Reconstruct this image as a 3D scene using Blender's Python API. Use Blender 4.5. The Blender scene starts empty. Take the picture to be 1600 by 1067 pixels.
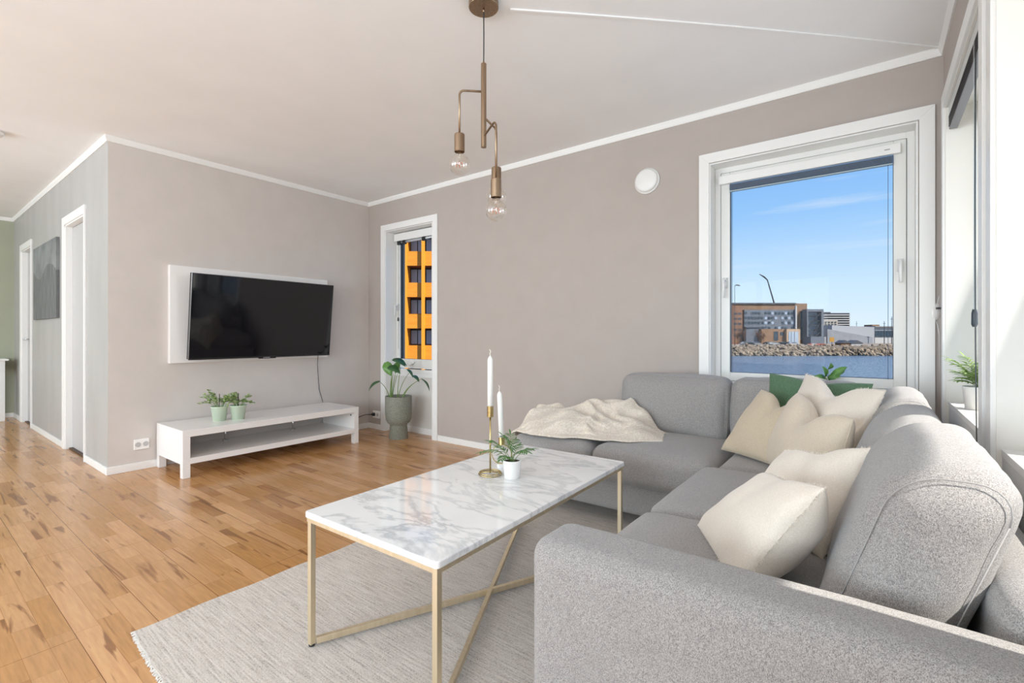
import bpy, bmesh, math, random
from mathutils import Vector, Matrix, noise
random.seed(7)
S = bpy.context.scene
COL = S.collection
PI = math.pi

# ------------------------------------------------------------------ camera
FPX = 746.0; HY = 523.5; CH = 1.05
YAW = math.atan(566/746)
cam_d = bpy.data.cameras.new('camera'); cam = bpy.data.objects.new('camera', cam_d); COL.objects.link(cam)
cam.location = (0, 0, CH); cam.rotation_euler = (PI/2, 0, YAW)
cam_d.sensor_width = 36; cam_d.lens = FPX/1600*36; cam_d.shift_y = -10/1600
cam_d.clip_start = 0.02; cam_d.clip_end = 9000
S.camera = cam
FW = Vector((-math.sin(YAW), math.cos(YAW), 0)); RT = Vector((math.cos(YAW), math.sin(YAW), 0))
def at(px, py, d):          # a point of the place, measured off the photograph at depth d
    return Vector((0, 0, CH)) + d*(FW + RT*(px-800)/FPX + Vector((0, 0, 1))*(HY-py)/FPX)

# ------------------------------------------------------------------ view, world, sun, fill lamps
S.view_settings.view_transform = 'Standard'; S.view_settings.look = 'None'
S.view_settings.exposure = 0.12; S.view_settings.gamma = 1
S.view_settings.use_curve_mapping = False
S.cycles.use_denoising = True
S.cycles.max_bounces = 10; S.cycles.diffuse_bounces = 6; S.cycles.glossy_bounces = 5
S.cycles.transparent_max_bounces = 16; S.cycles.sample_clamp_indirect = 6
S.cycles.caustics_reflective = False; S.cycles.caustics_refractive = False

w = bpy.data.worlds.new('sky'); S.world = w; w.use_nodes = True
nt = w.node_tree; nt.nodes.clear()
def N(t, typ, **kw):
    n = t.nodes.new(typ)
    for k, v in kw.items(): setattr(n, k, v)
    return n
tc = N(nt, 'ShaderNodeTexCoord'); sx = N(nt, 'ShaderNodeSeparateXYZ'); nt.links.new(tc.outputs['Generated'], sx.inputs[0])
rp = N(nt, 'ShaderNodeValToRGB'); nt.links.new(sx.outputs['Z'], rp.inputs[0])
cr = rp.color_ramp; cr.elements[0].position = 0.0; cr.elements[0].color = (.40, .47, .54, 1)
cr.elements[1].position = 1.0; cr.elements[1].color = (.06, .20, .62, 1)
for p, c in ((.002, (.55, .66, .76)), (.012, (.72, .86, .97)), (.09, (.58, .78, .97)), (.22, (.30, .56, .93)), (.42, (.15, .38, .85))):
    e = cr.elements.new(p); e.color = (*c, 1)
mp = N(nt, 'ShaderNodeMapping'); mp.inputs['Scale'].default_value = (2.2, 2.2, 22); nt.links.new(tc.outputs['Generated'], mp.inputs[0])
nz = N(nt, 'ShaderNodeTexNoise'); nz.inputs['Scale'].default_value = 1.7; nz.inputs['Detail'].default_value = 5; nt.links.new(mp.outputs[0], nz.inputs[0])
cl = N(nt, 'ShaderNodeValToRGB'); cl.color_ramp.elements[0].position = .6; cl.color_ramp.elements[0].color = (0, 0, 0, 1)
cl.color_ramp.elements[1].position = .85; cl.color_ramp.elements[1].color = (.6, .6, .6, 1); nt.links.new(nz.outputs[0], cl.inputs[0])
mx = N(nt, 'ShaderNodeMixRGB'); nt.links.new(cl.outputs[0], mx.inputs[0]); nt.links.new(rp.outputs[0], mx.inputs[1]); mx.inputs[2].default_value = (.78, .84, .92, 1)
bg = N(nt, 'ShaderNodeBackground'); nt.links.new(mx.outputs[0], bg.inputs[0]); bg.inputs[1].default_value = 1.0
wo = N(nt, 'ShaderNodeOutputWorld'); nt.links.new(bg.outputs[0], wo.inputs[0])

def light(name, kind, loc, rot, energy, color=(1, 1, 1), **kw):
    d = bpy.data.lights.new(name, kind); o = bpy.data.objects.new(name, d); COL.objects.link(o)
    o.location = loc; o.rotation_euler = rot; d.energy = energy; d.color = color
    for k, v in kw.items(): setattr(d, k, v)
    return o
SUN_EL = math.radians(46)
light('sun', 'SUN', (5, 0, 9), (0, PI/2-SUN_EL, math.radians(0)), 7.5, (1, .95, .87), angle=math.radians(.6))
# area lamps added at the window openings, seen and unseen, to brighten the room
DAY = (.80, .915, 1.0)
for y, wd, e in ((2.72, .85, 5), (1.5, .85, 5), (-.6, 1.2, 34), (-2.6, 1.2, 60)):
    light('window_fill', 'AREA', (.435, y, 1.45), (0, PI/2+.3, 0), e, (1.0, .985, .95) if e < 10 else DAY, shape='RECTANGLE', size=1.35, size_y=wd)
for x, wd, e in ((-1.9, 2.4, 165), (-5.6, 2.4, 165)):
    light('window_fill', 'AREA', (x, -3.90, 1.35), (PI/2+.55, 0, 0), e, DAY, shape='RECTANGLE', size=wd, size_y=2.0)

# ------------------------------------------------------------------ helpers
def tag(o, label=None, cat=None, group=None, kind=None):
    if label: o['label'] = label
    if cat: o['category'] = cat
    if group: o['group'] = group
    if kind: o['kind'] = kind
    return o
def thing(name, label, cat, loc=(0, 0, 0), rotz=0, group=None):
    o = bpy.data.objects.new(name, None); COL.objects.link(o); o.empty_display_size = .05
    o.location = loc; o.rotation_euler = (0, 0, rotz)
    return tag(o, label, cat, group)
def obj(name, bm, mat, parent=None, smooth=False, bevel=0, world=False, loc=None, weld=False):
    """links bm as ONE mesh object; world=True: verts are world coords, parent is unrotated"""
    if world:
        off = Vector((0, 0, 0)); p = parent
        while p is not None:
            off += Vector(p.location); p = p.parent
        if parent is None and loc is not None: off = Vector(loc)
        bmesh.ops.translate(bm, verts=bm.verts, vec=-off)
    if weld: bmesh.ops.remove_doubles(bm, verts=bm.verts, dist=1e-5)
    bmesh.ops.recalc_face_normals(bm, faces=bm.faces)
    me = bpy.data.meshes.new(name); bm.to_mesh(me); bm.free()
    if smooth:
        for p in me.polygons: p.use_smooth = True
    o = bpy.data.objects.new(name, me); COL.objects.link(o)
    if mat is not None: me.materials.append(mat)
    if parent is not None: o.parent = parent
    elif loc is not None: o.location = loc
    if bevel:
        m = o.modifiers.new('bevel', 'BEVEL'); m.width = bevel; m.segments = 2; m.limit_method = 'ANGLE'; m.angle_limit = math.radians(50)
    return o
def struct(name, bm, mat, parent=None, **kw):
    o = obj(name, bm, mat, parent, **kw)
    if parent is None: o['kind'] = 'structure'
    return o
def nb(): return bmesh.new()
def bx(bm, x0, x1, y0, y1, z0, z1):
    r = bmesh.ops.create_cube(bm, size=1)['verts']
    for v in r: v.co = Vector(((x0+x1)/2+v.co.x*(x1-x0), (y0+y1)/2+v.co.y*(y1-y0), (z0+z1)/2+v.co.z*(z1-z0)))
    return r
def BX(*a):
    bm = nb(); bx(bm, *a); return bm
def tube(bm, pts, r, n=8, cap=True):
    pts = [Vector(p) for p in pts]; rings = []
    rr = r if isinstance(r, (list, tuple)) else [r]*len(pts)
    ref = None
    for i, p in enumerate(pts):
        a = pts[max(i-1, 0)]; b = pts[min(i+1, len(pts)-1)]; t = (b-a).normalized()
        if ref is None: ref = t.orthogonal().normalized()
        else:
            ref = ref - t*ref.dot(t)
            ref = ref.normalized() if ref.length > 1e-6 else t.orthogonal().normalized()
        q = t.cross(ref)
        rings.append([bm.verts.new(p+rr[i]*(ref*math.cos(2*PI*k/n)+q*math.sin(2*PI*k/n))) for k in range(n)])
    for A, B in zip(rings, rings[1:]):
        for k in range(n): bm.faces.new((A[k], A[(k+1) % n], B[(k+1) % n], B[k]))
    if cap: bm.faces.new(rings[0]); bm.faces.new(rings[-1])
    return bm
def bar(bm, a, b, wdt, h, up=(0, 0, 1)):
    a = Vector(a); b = Vector(b); t = (b-a).normalized(); up = Vector(up); s = t.cross(up).normalized(); u = s.cross(t)
    vs = [[bm.verts.new(p+s*i*wdt/2+u*j*h/2) for i, j in ((-1, -1), (1, -1), (1, 1), (-1, 1))] for p in (a, b)]
    for k in range(4): bm.faces.new((vs[0][k], vs[0][(k+1) % 4], vs[1][(k+1) % 4], vs[1][k]))
    bm.faces.new(vs[0]); bm.faces.new(vs[1])
def lathe(bm, prof, c=(0, 0, 0), n=32, closed=False):
    c = Vector(c); rings = []
    for r, z in prof:
        if r < 1e-6: rings.append([bm.verts.new(c+Vector((0, 0, z)))])
        else: rings.append([bm.verts.new(c+Vector((r*math.cos(2*PI*k/n), r*math.sin(2*PI*k/n), z))) for k in range(n)])
    for A, B in zip(rings, rings[1:]):
        for k in range(n):
            k2 = (k+1) % n
            if len(A) == 1 and len(B) == 1: continue
            if len(A) == 1: bm.faces.new((A[0], B[k], B[k2]))
            elif len(B) == 1: bm.faces.new((A[k], A[k2], B[0]))
            else: bm.faces.new((A[k], A[k2], B[k2], B[k]))
    return bm
def arc(c, r, a0, a1, n, u=(1, 0, 0), v=(0, 0, 1)):
    c = Vector(c); u = Vector(u); v = Vector(v)
    return [c+u*r*math.cos(a0+(a1-a0)*i/n)+v*r*math.sin(a0+(a1-a0)*i/n) for i in range(n+1)]
def prism(bm, outline, y0, y1):      # outline of (x, z) extruded along y
    A = [bm.verts.new((x, y0, z)) for x, z in outline]; B = [bm.verts.new((x, y1, z)) for x, z in outline]
    n = len(A); bm.faces.new(A); bm.faces.new(B)
    for k in range(n): bm.faces.new((A[k], A[(k+1) % n], B[(k+1) % n], B[k]))
    return bm
def soft_box(x0, x1, y0, y1, z0, z1, r, puff=(0, 0, 0), cuts=15, wob=0, seed=0, lean=None):
    """upholstered block: rounded edges, crowned faces"""
    bm = nb(); bmesh.ops.create_cube(bm, size=2)
    bmesh.ops.subdivide_edges(bm, edges=bm.edges[:], cuts=cuts, use_grid_fill=True)
    h = Vector(((x1-x0)/2, (y1-y0)/2, (z1-z0)/2)); c = Vector(((x0+x1)/2, (y0+y1)/2, (z0+z1)/2))
    rr = min(r, *h)
    for v in bm.verts:
        t = Vector([math.sin(a*PI/2) for a in v.co])
        p = Vector([t[i]*h[i] for i in range(3)])
        core = Vector([max(-(h[i]-rr), min(h[i]-rr, p[i])) for i in range(3)])
        d = p-core
        if d.length > 1e-6: p = core+d.normalized()*rr
        for i in range(3):
            j, k = (i+1) % 3, (i+2) % 3
            p[i] += puff[i]*(t[i])*(1-t[j]**2)*(1-t[k]**2)
        if wob:
            nv = noise.noise_vector((p+c)*6+Vector((seed, 0, 0)))+.6*noise.noise_vector((p+c)*16+Vector((seed, 3, 0)))
            p += nv*wob
        q = p+c
        if lean: q = lean(q)
        v.co = q
    return bm
def bez(p0, p1, p2, n=10):
    p0, p1, p2 = Vector(p0), Vector(p1), Vector(p2)
    return [(1-t)**2*p0+2*t*(1-t)*p1+t*t*p2 for t in [i/n for i in range(n+1)]]
def leaf(bm, base, tip, width, up, n=7, curl=.15, prof=None):
    """a thick two sided leaf blade from base to tip, domed along the middle"""
    base, tip, up = Vector(base), Vector(tip), Vector(up).normalized()
    t = tip-base; L = t.length; t.normalize(); s = t.cross(up)
    if s.length < 1e-4: s = t.orthogonal()
    s.normalize(); u = s.cross(t)
    rows = []
    for i in range(n+1):
        f = i/n
        wv = (prof(f) if prof else math.sin(PI*min(1, f*.97+.03))**.8)*width/2
        c = base+t*L*f+u*(math.sin(PI*f)*curl*L)
        rows.append([bm.verts.new(c-s*wv+u*wv*.35), bm.verts.new(c), bm.verts.new(c+s*wv+u*wv*.35)])
    for A, B in zip(rows, rows[1:]):
        for k in range(2): bm.faces.new((A[k], A[k+1], B[k+1], B[k]))
def solid(o, th):
    m = o.modifiers.new('thick', 'SOLIDIFY'); m.thickness = th; m.offset = 0; return o

# ------------------------------------------------------------------ materials
MATS = {}
def M(name, col, rough=.6, metal=0, **kw):
    if name in MATS: return MATS[name]
    m = bpy.data.materials.new(name); m.use_nodes = True; b = m.node_tree.nodes['Principled BSDF']
    b.inputs['Base Color'].default_value = (*col, 1); b.inputs['Roughness'].default_value = rough; b.inputs['Metallic'].default_value = metal
    for k, v in kw.items(): b.inputs[k.replace('_', ' ')].default_value = v
    MATS[name] = m; return m
def hexc(h):
    c = [int(h[i:i+2], 16)/255 for i in (0, 2, 4)]
    return tuple(((x+.055)/1.055)**2.4 if x > .04045 else x/12.92 for x in c)
def noisy(name, c1, c2, scale=40, rough=.6, stretch=(1, 1, 1), bump=0, bscale=None, detail=4, lo=.35, hi=.65, metal=0, bstretch=None, **kw):
    m = M(name, c1, rough, metal, **kw); t = m.node_tree; b = t.nodes['Principled BSDF']
    tc = N(t, 'ShaderNodeTexCoord'); mp = N(t, 'ShaderNodeMapping'); mp.inputs['Scale'].default_value = stretch
    t.links.new(tc.outputs['Object'], mp.inputs[0])
    n = N(t, 'ShaderNodeTexNoise'); n.inputs['Scale'].default_value = scale; n.inputs['Detail'].default_value = detail; t.links.new(mp.outputs[0], n.inputs[0])
    r = N(t, 'ShaderNodeValToRGB'); r.color_ramp.elements[0].position = lo; r.color_ramp.elements[1].position = hi
    r.color_ramp.elements[0].color = (*c1, 1); r.color_ramp.elements[1].color = (*c2, 1)
    t.links.new(n.outputs[0], r.inputs[0]); t.links.new(r.outputs[0], b.inputs['Base Color'])
    if bump:
        n2 = N(t, 'ShaderNodeTexNoise'); n2.inputs['Scale'].default_value = bscale or scale; n2.inputs['Detail'].default_value = 3
        mp2 = N(t, 'ShaderNodeMapping'); mp2.inputs['Scale'].default_value = bstretch or stretch
        t.links.new(tc.outputs['Object'], mp2.inputs[0]); t.links.new(mp2.outputs[0], n2.inputs[0])
        bp = N(t, 'ShaderNodeBump'); bp.inputs['Strength'].default_value = bump; bp.inputs['Distance'].default_value = .002
        t.links.new(n2.outputs[0], bp.inputs['Height']); t.links.new(bp.outputs[0], b.inputs['Normal'])
    return m
WHITE = M('white_paint', hexc('e9e8e5'), .38)
WHITE2 = M('white_lacquer', hexc('ece9e6'), .16)
CEIL = noisy('ceiling_paint', hexc('f3f3f3'), hexc('f0f0f0'), 3, .85)
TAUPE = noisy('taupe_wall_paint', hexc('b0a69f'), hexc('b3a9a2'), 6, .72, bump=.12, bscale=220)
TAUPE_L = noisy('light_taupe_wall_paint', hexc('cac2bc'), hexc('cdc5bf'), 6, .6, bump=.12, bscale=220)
GREY_W = noisy('grey_hall_wall_paint', hexc('a8a6a3'), hexc('afadaa'), 5, .42, stretch=(1, 1, .25), bump=.1, bscale=180)
GREEN_W = noisy('sage_wall_paint', hexc('a5a893'), hexc('a8ab96'), 5, .6)
BLACK = M('black_plastic', (.012, .012, .014), .35)
DARK = M('dark_grey_metal', (.05, .055, .065), .5)
CHROME = M('chrome', (.75, .76, .78), .18, 1)
BRASS = M('brass', hexc('c8b27c'), .25, 1)
GOLD = noisy('brushed_champagne_steel', hexc('e2d2b2'), hexc('eadcc0'), 60, .42, metal=.9, stretch=(1, 1, .05))
BRONZE = noisy('brushed_bronze', hexc('937c66'), hexc('a58e76'), 90, .33, metal=1, stretch=(1, 1, .03))
def glassy(name, tint, refl=.9, ior=.04, rough=.01):
    m = bpy.data.materials.new(name); m.use_nodes = True; t = m.node_tree; t.nodes.clear()
    tr = N(t, 'ShaderNodeBsdfTransparent'); tr.inputs[0].default_value = (*tint, 1)
    gl = N(t, 'ShaderNodeBsdfGlossy'); gl.inputs['Roughness'].default_value = rough; gl.inputs[0].default_value = (refl, refl, refl, 1)
    lw = N(t, 'ShaderNodeLayerWeight'); lw.inputs[0].default_value = .5; pw = N(t, 'ShaderNodeMath', operation='POWER'); pw.inputs[1].default_value = 4.0; t.links.new(lw.outputs['Facing'], pw.inputs[0])
    fr = N(t, 'ShaderNodeMath', operation='MULTIPLY_ADD'); fr.inputs[1].default_value = .8*refl; fr.inputs[2].default_value = ior; t.links.new(pw.outputs[0], fr.inputs[0])
    mixs = N(t, 'ShaderNodeMixShader'); o = N(t, 'ShaderNodeOutputMaterial')
    t.links.new(fr.outputs[0], mixs.inputs[0]); t.links.new(tr.outputs[0], mixs.inputs[1]); t.links.new(gl.outputs[0], mixs.inputs[2]); t.links.new(mixs.outputs[0], o.inputs[0])
    return m
PANE = glassy('window_glass', (.985, .99, .99), .25, .008)
BULB = glassy('bulb_glass', (.97, .95, .92), 1, .10)
CLEAR = glassy('clear_plastic', (.85, .9, .92), 1, .1)

def floor_mat():
    m = bpy.data.materials.new('beech_parquet'); m.use_nodes = True; t = m.node_tree; b = t.nodes['Principled BSDF']
    L = t.links.new; tc = N(t, 'ShaderNodeTexCoord')
    def brick(wd, hgt, off, mort, freq=2):
        k = N(t, 'ShaderNodeTexBrick'); k.inputs['Scale'].default_value = 1; k.inputs['Brick Width'].default_value = wd; k.inputs['Row Height'].default_value = hgt
        k.inputs['Mortar Size'].default_value = mort; k.inputs['Mortar Smooth'].default_value = .1; k.offset = off; k.offset_frequency = freq; k.squash = 1.35; k.squash_frequency = 3
        k.inputs['Color1'].default_value = (0, 0, 0, 1); k.inputs['Color2'].default_value = (1, 1, 1, 1); k.inputs['Mortar'].default_value = (.5, .5, .5, 1); k.inputs['Bias'].default_value = 0
        L(tc.outputs['Object'], k.inputs[0]); return k
    k1 = brick(.38, .068, .37, .0007); 
    k3 = brick(2.2, .204, .43, .0011)
    # stave shade
    rp = N(t, 'ShaderNodeValToRGB'); e = rp.color_ramp.elements; e[0].position = 0; e[0].color = (*hexc('a17146'), 1); e[1].position = 1; e[1].color = (*hexc('cf9f70'), 1)
    for p, c in ((.12, 'b6854f'), (.35, 'bb8b5a'), (.7, 'c29363')):
        q = e.new(p); q.color = (*hexc(c), 1)
    L(k1.outputs['Color'], rp.inputs[0])
    # flowing grain, offset per stave
    sc = N(t, 'ShaderNodeVectorMath', operation='SCALE'); sc.inputs['Scale'].default_value = 37.0; L(k1.outputs['Color'], sc.inputs[0])
    ad = N(t, 'ShaderNodeVectorMath', operation='ADD'); L(tc.outputs['Object'], ad.inputs[0]); L(sc.outputs[0], ad.inputs[1])
    mp = N(t, 'ShaderNodeMapping'); mp.inputs['Scale'].default_value = (1.1, 12, 1); L(ad.outputs[0], mp.inputs[0])
    n1 = N(t, 'ShaderNodeTexNoise'); n1.inputs['Scale'].default_value = 1.5; n1.inputs['Detail'].default_value = 3; n1.inputs['Distortion'].default_value = .9; L(mp.outputs[0], n1.inputs[0])
    r1 = N(t, 'ShaderNodeValToRGB'); r1.color_ramp.elements[0].position = .60; r1.color_ramp.elements[0].color = (0, 0, 0, 1); r1.color_ramp.elements[1].position = .67; r1.color_ramp.elements[1].color = (.8, .8, .8, 1); L(n1.outputs[0], r1.inputs[0])
    m1 = N(t, 'ShaderNodeMixRGB'); L(r1.outputs[0], m1.inputs[0]); L(rp.outputs[0], m1.inputs[1]); m1.inputs[2].default_value = (*hexc('80532f'), 1)
    mp2 = N(t, 'ShaderNodeMapping'); mp2.inputs['Scale'].default_value = (5, 60, 1); L(ad.outputs[0], mp2.inputs[0])
    n2 = N(t, 'ShaderNodeTexNoise'); n2.inputs['Scale'].default_value = 1.6; n2.inputs['Detail'].default_value = 5; L(mp2.outputs[0], n2.inputs[0])
    m2 = N(t, 'ShaderNodeMixRGB', blend_type='OVERLAY'); m2.inputs[0].default_value = .32; L(m1.outputs[0], m2.inputs[1]); L(n2.outputs[0], m2.inputs[2])
    m3 = N(t, 'ShaderNodeMixRGB', blend_type='MULTIPLY'); L(k1.outputs['Fac'], m3.inputs[0]); L(m2.outputs[0], m3.inputs[1]); m3.inputs[2].default_value = (.72, .62, .5, 1)
    m4 = N(t, 'ShaderNodeMixRGB', blend_type='MULTIPLY'); L(k3.outputs['Fac'], m4.inputs[0]); L(m3.outputs[0], m4.inputs[1]); m4.inputs[2].default_value = (.4, .3, .22, 1)
    L(m4.outputs[0], b.inputs['Base Color']); b.inputs['Roughness'].default_value = .21
    return m
FLOOR = floor_mat()

def fabric(name, c1, c2, cell=420, bump=.5, streak=(1, 1, .28)):
    m = M(name, c1, .92); t = m.node_tree; b = t.nodes['Principled BSDF']; L = t.links.new
    b.inputs['Sheen Weight'].default_value = .25; b.inputs['Sheen Roughness'].default_value = .5
    tc = N(t, 'ShaderNodeTexCoord'); mp = N(t, 'ShaderNodeMapping'); mp.inputs['Scale'].default_value = streak; L(tc.outputs['Object'], mp.inputs[0])
    n1 = N(t, 'ShaderNodeTexNoise'); n1.inputs['Scale'].default_value = cell; n1.inputs['Detail'].default_value = 2; L(mp.outputs[0], n1.inputs[0])
    v = N(t, 'ShaderNodeTexVoronoi'); v.inputs['Scale'].default_value = cell*.9; L(tc.outputs['Object'], v.inputs['Vector'])
    ad = N(t, 'ShaderNodeMixRGB'); ad.inputs[0].default_value = .4; L(n1.outputs[0], ad.inputs[1]); L(v.outputs['Color'], ad.inputs[2])
    r = N(t, 'ShaderNodeValToRGB'); r.color_ramp.elements[0].position = .3; r.color_ramp.elements[1].position = .68
    r.color_ramp.elements[0].color = (*c1, 1); r.color_ramp.elements[1].color = (*c2, 1); L(ad.outputs[0], r.inputs[0]); L(r.outputs[0], b.inputs['Base Color'])
    bp = N(t, 'ShaderNodeBump'); bp.inputs['Strength'].default_value = bump; bp.inputs['Distance'].default_value = .0012; L(v.outputs['Distance'], bp.inputs['Height']); L(bp.outputs[0], b.inputs['Normal'])
    return m
SOFA = fabric('grey_tweed_upholstery', hexc('6c6968'), hexc('b2aeab'), 900, .6)
LINEN = fabric('beige_linen', hexc('b9aa92'), hexc('ccbda6'), 500, .25, (1, 1, 1))
LINEN_L = fabric('cream_linen', hexc('d9cec0'), hexc('e5dcd0'), 500, .25, (1, 1, 1))
LINEN_P = fabric('pale_beige_linen', hexc('c8baa6'), hexc('d8cab7'), 500, .25, (1, 1, 1))
VELVET = fabric('green_velvet', hexc('48654a'), hexc('567457'), 200, .1, (1, 1, 1))
KNIT = fabric('cream_waffle_knit', hexc('c9bcab'), hexc('e4dacc'), 170, 1.0, (1, 1, 1))

def rug_mat():
    m = M('woven_wool_rug', (.6, .58, .55), .95); t = m.node_tree; b = t.nodes['Principled BSDF']; L = t.links.new
    tc = N(t, 'ShaderNodeTexCoord'); mp = N(t, 'ShaderNodeMapping'); mp.inputs['Scale'].default_value = (5, 95, 1); L(tc.outputs['Object'], mp.inputs[0])
    n1 = N(t, 'ShaderNodeTexNoise'); n1.inputs['Scale'].default_value = 1.6; n1.inputs['Detail'].default_value = 3; L(mp.outputs[0], n1.inputs[0])
    n2 = N(t, 'ShaderNodeTexNoise'); n2.inputs['Scale'].default_value = 260; n2.inputs['Detail'].default_value = 2; L(tc.outputs['Object'], n2.inputs[0])
    a = N(t, 'ShaderNodeMixRGB'); a.inputs[0].default_value = .5; L(n1.outputs[0], a.inputs[1]); L(n2.outputs[0], a.inputs[2])
    r = N(t, 'ShaderNodeValToRGB'); e = r.color_ramp.elements; e[0].position = .34; e[1].position = .62; e[0].color = (*hexc('99908a'), 1); e[1].color = (*hexc('d8d0c8'), 1)
    q = e.new(.46); q.color = (*hexc('c3bab1'), 1)
    L(a.outputs[0], r.inputs[0]); L(r.outputs[0], b.inputs['Base Color'])
    w = N(t, 'ShaderNodeTexWave'); w.bands_direction = 'Y'; w.inputs['Scale'].default_value = 45; w.inputs['Distortion'].default_value = 2; L(tc.outputs['Object'], w.inputs[0])
    bp = N(t, 'ShaderNodeBump'); bp.inputs['Strength'].default_value = .6; bp.inputs['Distance'].default_value = .003; L(a.outputs[0], bp.inputs['Height']); L(bp.outputs[0], b.inputs['Normal'])
    return m
RUG = rug_mat()
def marble_mat():
    m = M('white_veined_marble', (.8, .8, .8), .07); t = m.node_tree; b = t.nodes['Principled BSDF']; L = t.links.new
    tc = N(t, 'ShaderNodeTexCoord'); mp = N(t, 'ShaderNodeMapping'); mp.inputs['Rotation'].default_value = (0, 0, math.radians(38)); mp.inputs['Scale'].default_value = (1, 2.6, 1); L(tc.outputs['Object'], mp.inputs[0])
    n1 = N(t, 'ShaderNodeTexNoise'); n1.inputs['Scale'].default_value = 2.2; n1.inputs['Detail'].default_value = 6; n1.inputs['Roughness'].default_value = .6; n1.inputs['Distortion'].default_value = .6; L(mp.outputs[0], n1.inputs[0])
    r1 = N(t, 'ShaderNodeValToRGB'); e = r1.color_ramp.elements; e[0].position = .465; e[0].color = (0, 0, 0, 1); e[1].position = .5; e[1].color = (1, 1, 1, 1); q = e.new(.54); q.color = (0, 0, 0, 1); L(n1.outputs[0], r1.inputs[0])
    n2 = N(t, 'ShaderNodeTexNoise'); n2.inputs['Scale'].default_value = 3.0; n2.inputs['Detail'].default_value = 4; L(tc.outputs['Object'], n2.inputs[0])
    mu = N(t, 'ShaderNodeMath', operation='MULTIPLY'); L(r1.outputs[0], mu.inputs[0]); L(n2.outputs[0], mu.inputs[1])
    mm = N(t, 'ShaderNodeMixRGB'); L(mu.outputs[0], mm.inputs[0]); mm.inputs[1].default_value = (*hexc('f0efed'), 1); mm.inputs[2].default_value = (*hexc('a3a8ad'), 1)
    r2 = N(t, 'ShaderNodeValToRGB'); r2.color_ramp.elements[0].position = .4; r2.color_ramp.elements[0].color = (1, 1, 1, 1); r2.color_ramp.elements[1].position = .75; r2.color_ramp.elements[1].color = (.84, .86, .88, 1); L(n2.outputs[0], r2.inputs[0])
    m5 = N(t, 'ShaderNodeMixRGB', blend_type='MULTIPLY'); m5.inputs[0].default_value = .8; L(mm.outputs[0], m5.inputs[1]); L(r2.outputs[0], m5.inputs[2])
    L(m5.outputs[0], b.inputs['Base Color']); return m
MARBLE = marble_mat()
LEAF_D = noisy('dark_green_leaf', hexc('2f5434'), hexc('44703f'), 12, .3)
LEAF_M = noisy('green_leaf', hexc('4c7a3a'), hexc('6c9a4c'), 15, .4)
LEAF_L = noisy('light_green_leaf', hexc('6f8a4c'), hexc('a9bd7c'), 60, .45)
STEM = M('green_stem', hexc('6f8a48'), .5)
SOIL = noisy('potting_soil', (.03, .02, .014), (.07, .05, .035), 200, .95, bump=.8)
CONCRETE = noisy('grey_green_stone', hexc('74756a'), hexc('8d8e82'), 90, .85, bump=.4, bscale=160)
MINT = noisy('mint_glazed_tin', hexc('c2d0b9'), hexc('c8d5bf'), 8, .4)
CERAM = M('white_ceramic', hexc('eceae6'), .35)
WAX = M('white_wax', hexc('efece6'), .45, Subsurface_Weight=.15)

# ------------------------------------------------------------------ the room
XT, YW, XR, CE = -4.575, 3.335, .287, 2.545
XH = -8.80; YH = 1.02; YB = -4.0
bm = BX(XH-.2, XR+.25, YB-.2, YW+.2, -.12, 0); fl = struct('floor', bm, FLOOR)
struct('ceiling', BX(XH-.2, XR+.25, YB-.2, YW+.2, CE, CE+.15), CEIL)
# wall with the big window and the tall narrow window
NX0, NX1, NZ1 = -4.272, -3.53, 2.185
WX0, WX1, WZ0, WZ1 = -.876, .186, .70, 2.19
bm = nb(); y0, y1 = YW, 3.53
bx(bm, XT-.1, NX0, y0, y1, 0, CE); bx(bm, NX0, NX1, y0, y1, NZ1, CE); bx(bm, NX1, WX0, y0, y1, 0, CE)
bx(bm, WX0, WX1, y0, y1, 0, WZ0); bx(bm, WX0, WX1, y0, y1, WZ1, CE); bx(bm, WX1, XR+.25, y0, y1, 0, CE)
struct('wall_back', bm, TAUPE)
def plan(bm, pts, z0, z1):
    A = [bm.verts.new((x, y, z0)) for x, y in pts]; B = [bm.verts.new((x, y, z1)) for x, y in pts]; n = len(A); bm.faces.new(A); bm.faces.new(B)
    for k in range(n): bm.faces.new((A[k], A[(k+1) % n], B[(k+1) % n], B[k]))
    return bm
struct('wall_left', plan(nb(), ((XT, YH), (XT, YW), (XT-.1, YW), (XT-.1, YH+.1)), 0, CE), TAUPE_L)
# hall wall with two door openings
D1 = (-5.94, -5.225); D2 = (-8.20, -7.585); DT = 2.06
bm = nb()
plan(bm, ((XT, YH), (XT-.1, YH+.1), (D1[1], YH+.1), (D1[1], YH)), 0, CE)
for a, b in ((D1[0], D2[1]), (D2[0], XH)): bx(bm, b, a, YH, YH+.1, 0, CE)
for a, b in (D1, D2): bx(bm, a, b, YH, YH+.1, DT, CE)
struct('wall_hall', bm, GREY_W)
struct('wall_end', BX(XH-.1, XH, YB, YH+.1, 0, CE), GREEN_W)
# right wall: two seen openings, then two unseen ones added for light
RO = ((2.17, 3.20), (.885, 1.965), (-1.25, .05), (-3.25, -1.95)); RT_ = 2.185; XO = .50
bm = nb(); ys = [YW] + [v for o in RO for v in (o[1], o[0])] + [YB]
for i in range(0, len(ys), 2): bx(bm, XR, XO, ys[i+1], ys[i], 0, CE)
for a, b in RO: bx(bm, XR, XO, a, b, RT_, CE); bx(bm, XR+.015, XO, a, b, 0, .695)
WH_WALL = M('white_panel_paint', hexc('d9d8d6'), .45)
struct('wall_right', bm, TAUPE)
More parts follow.
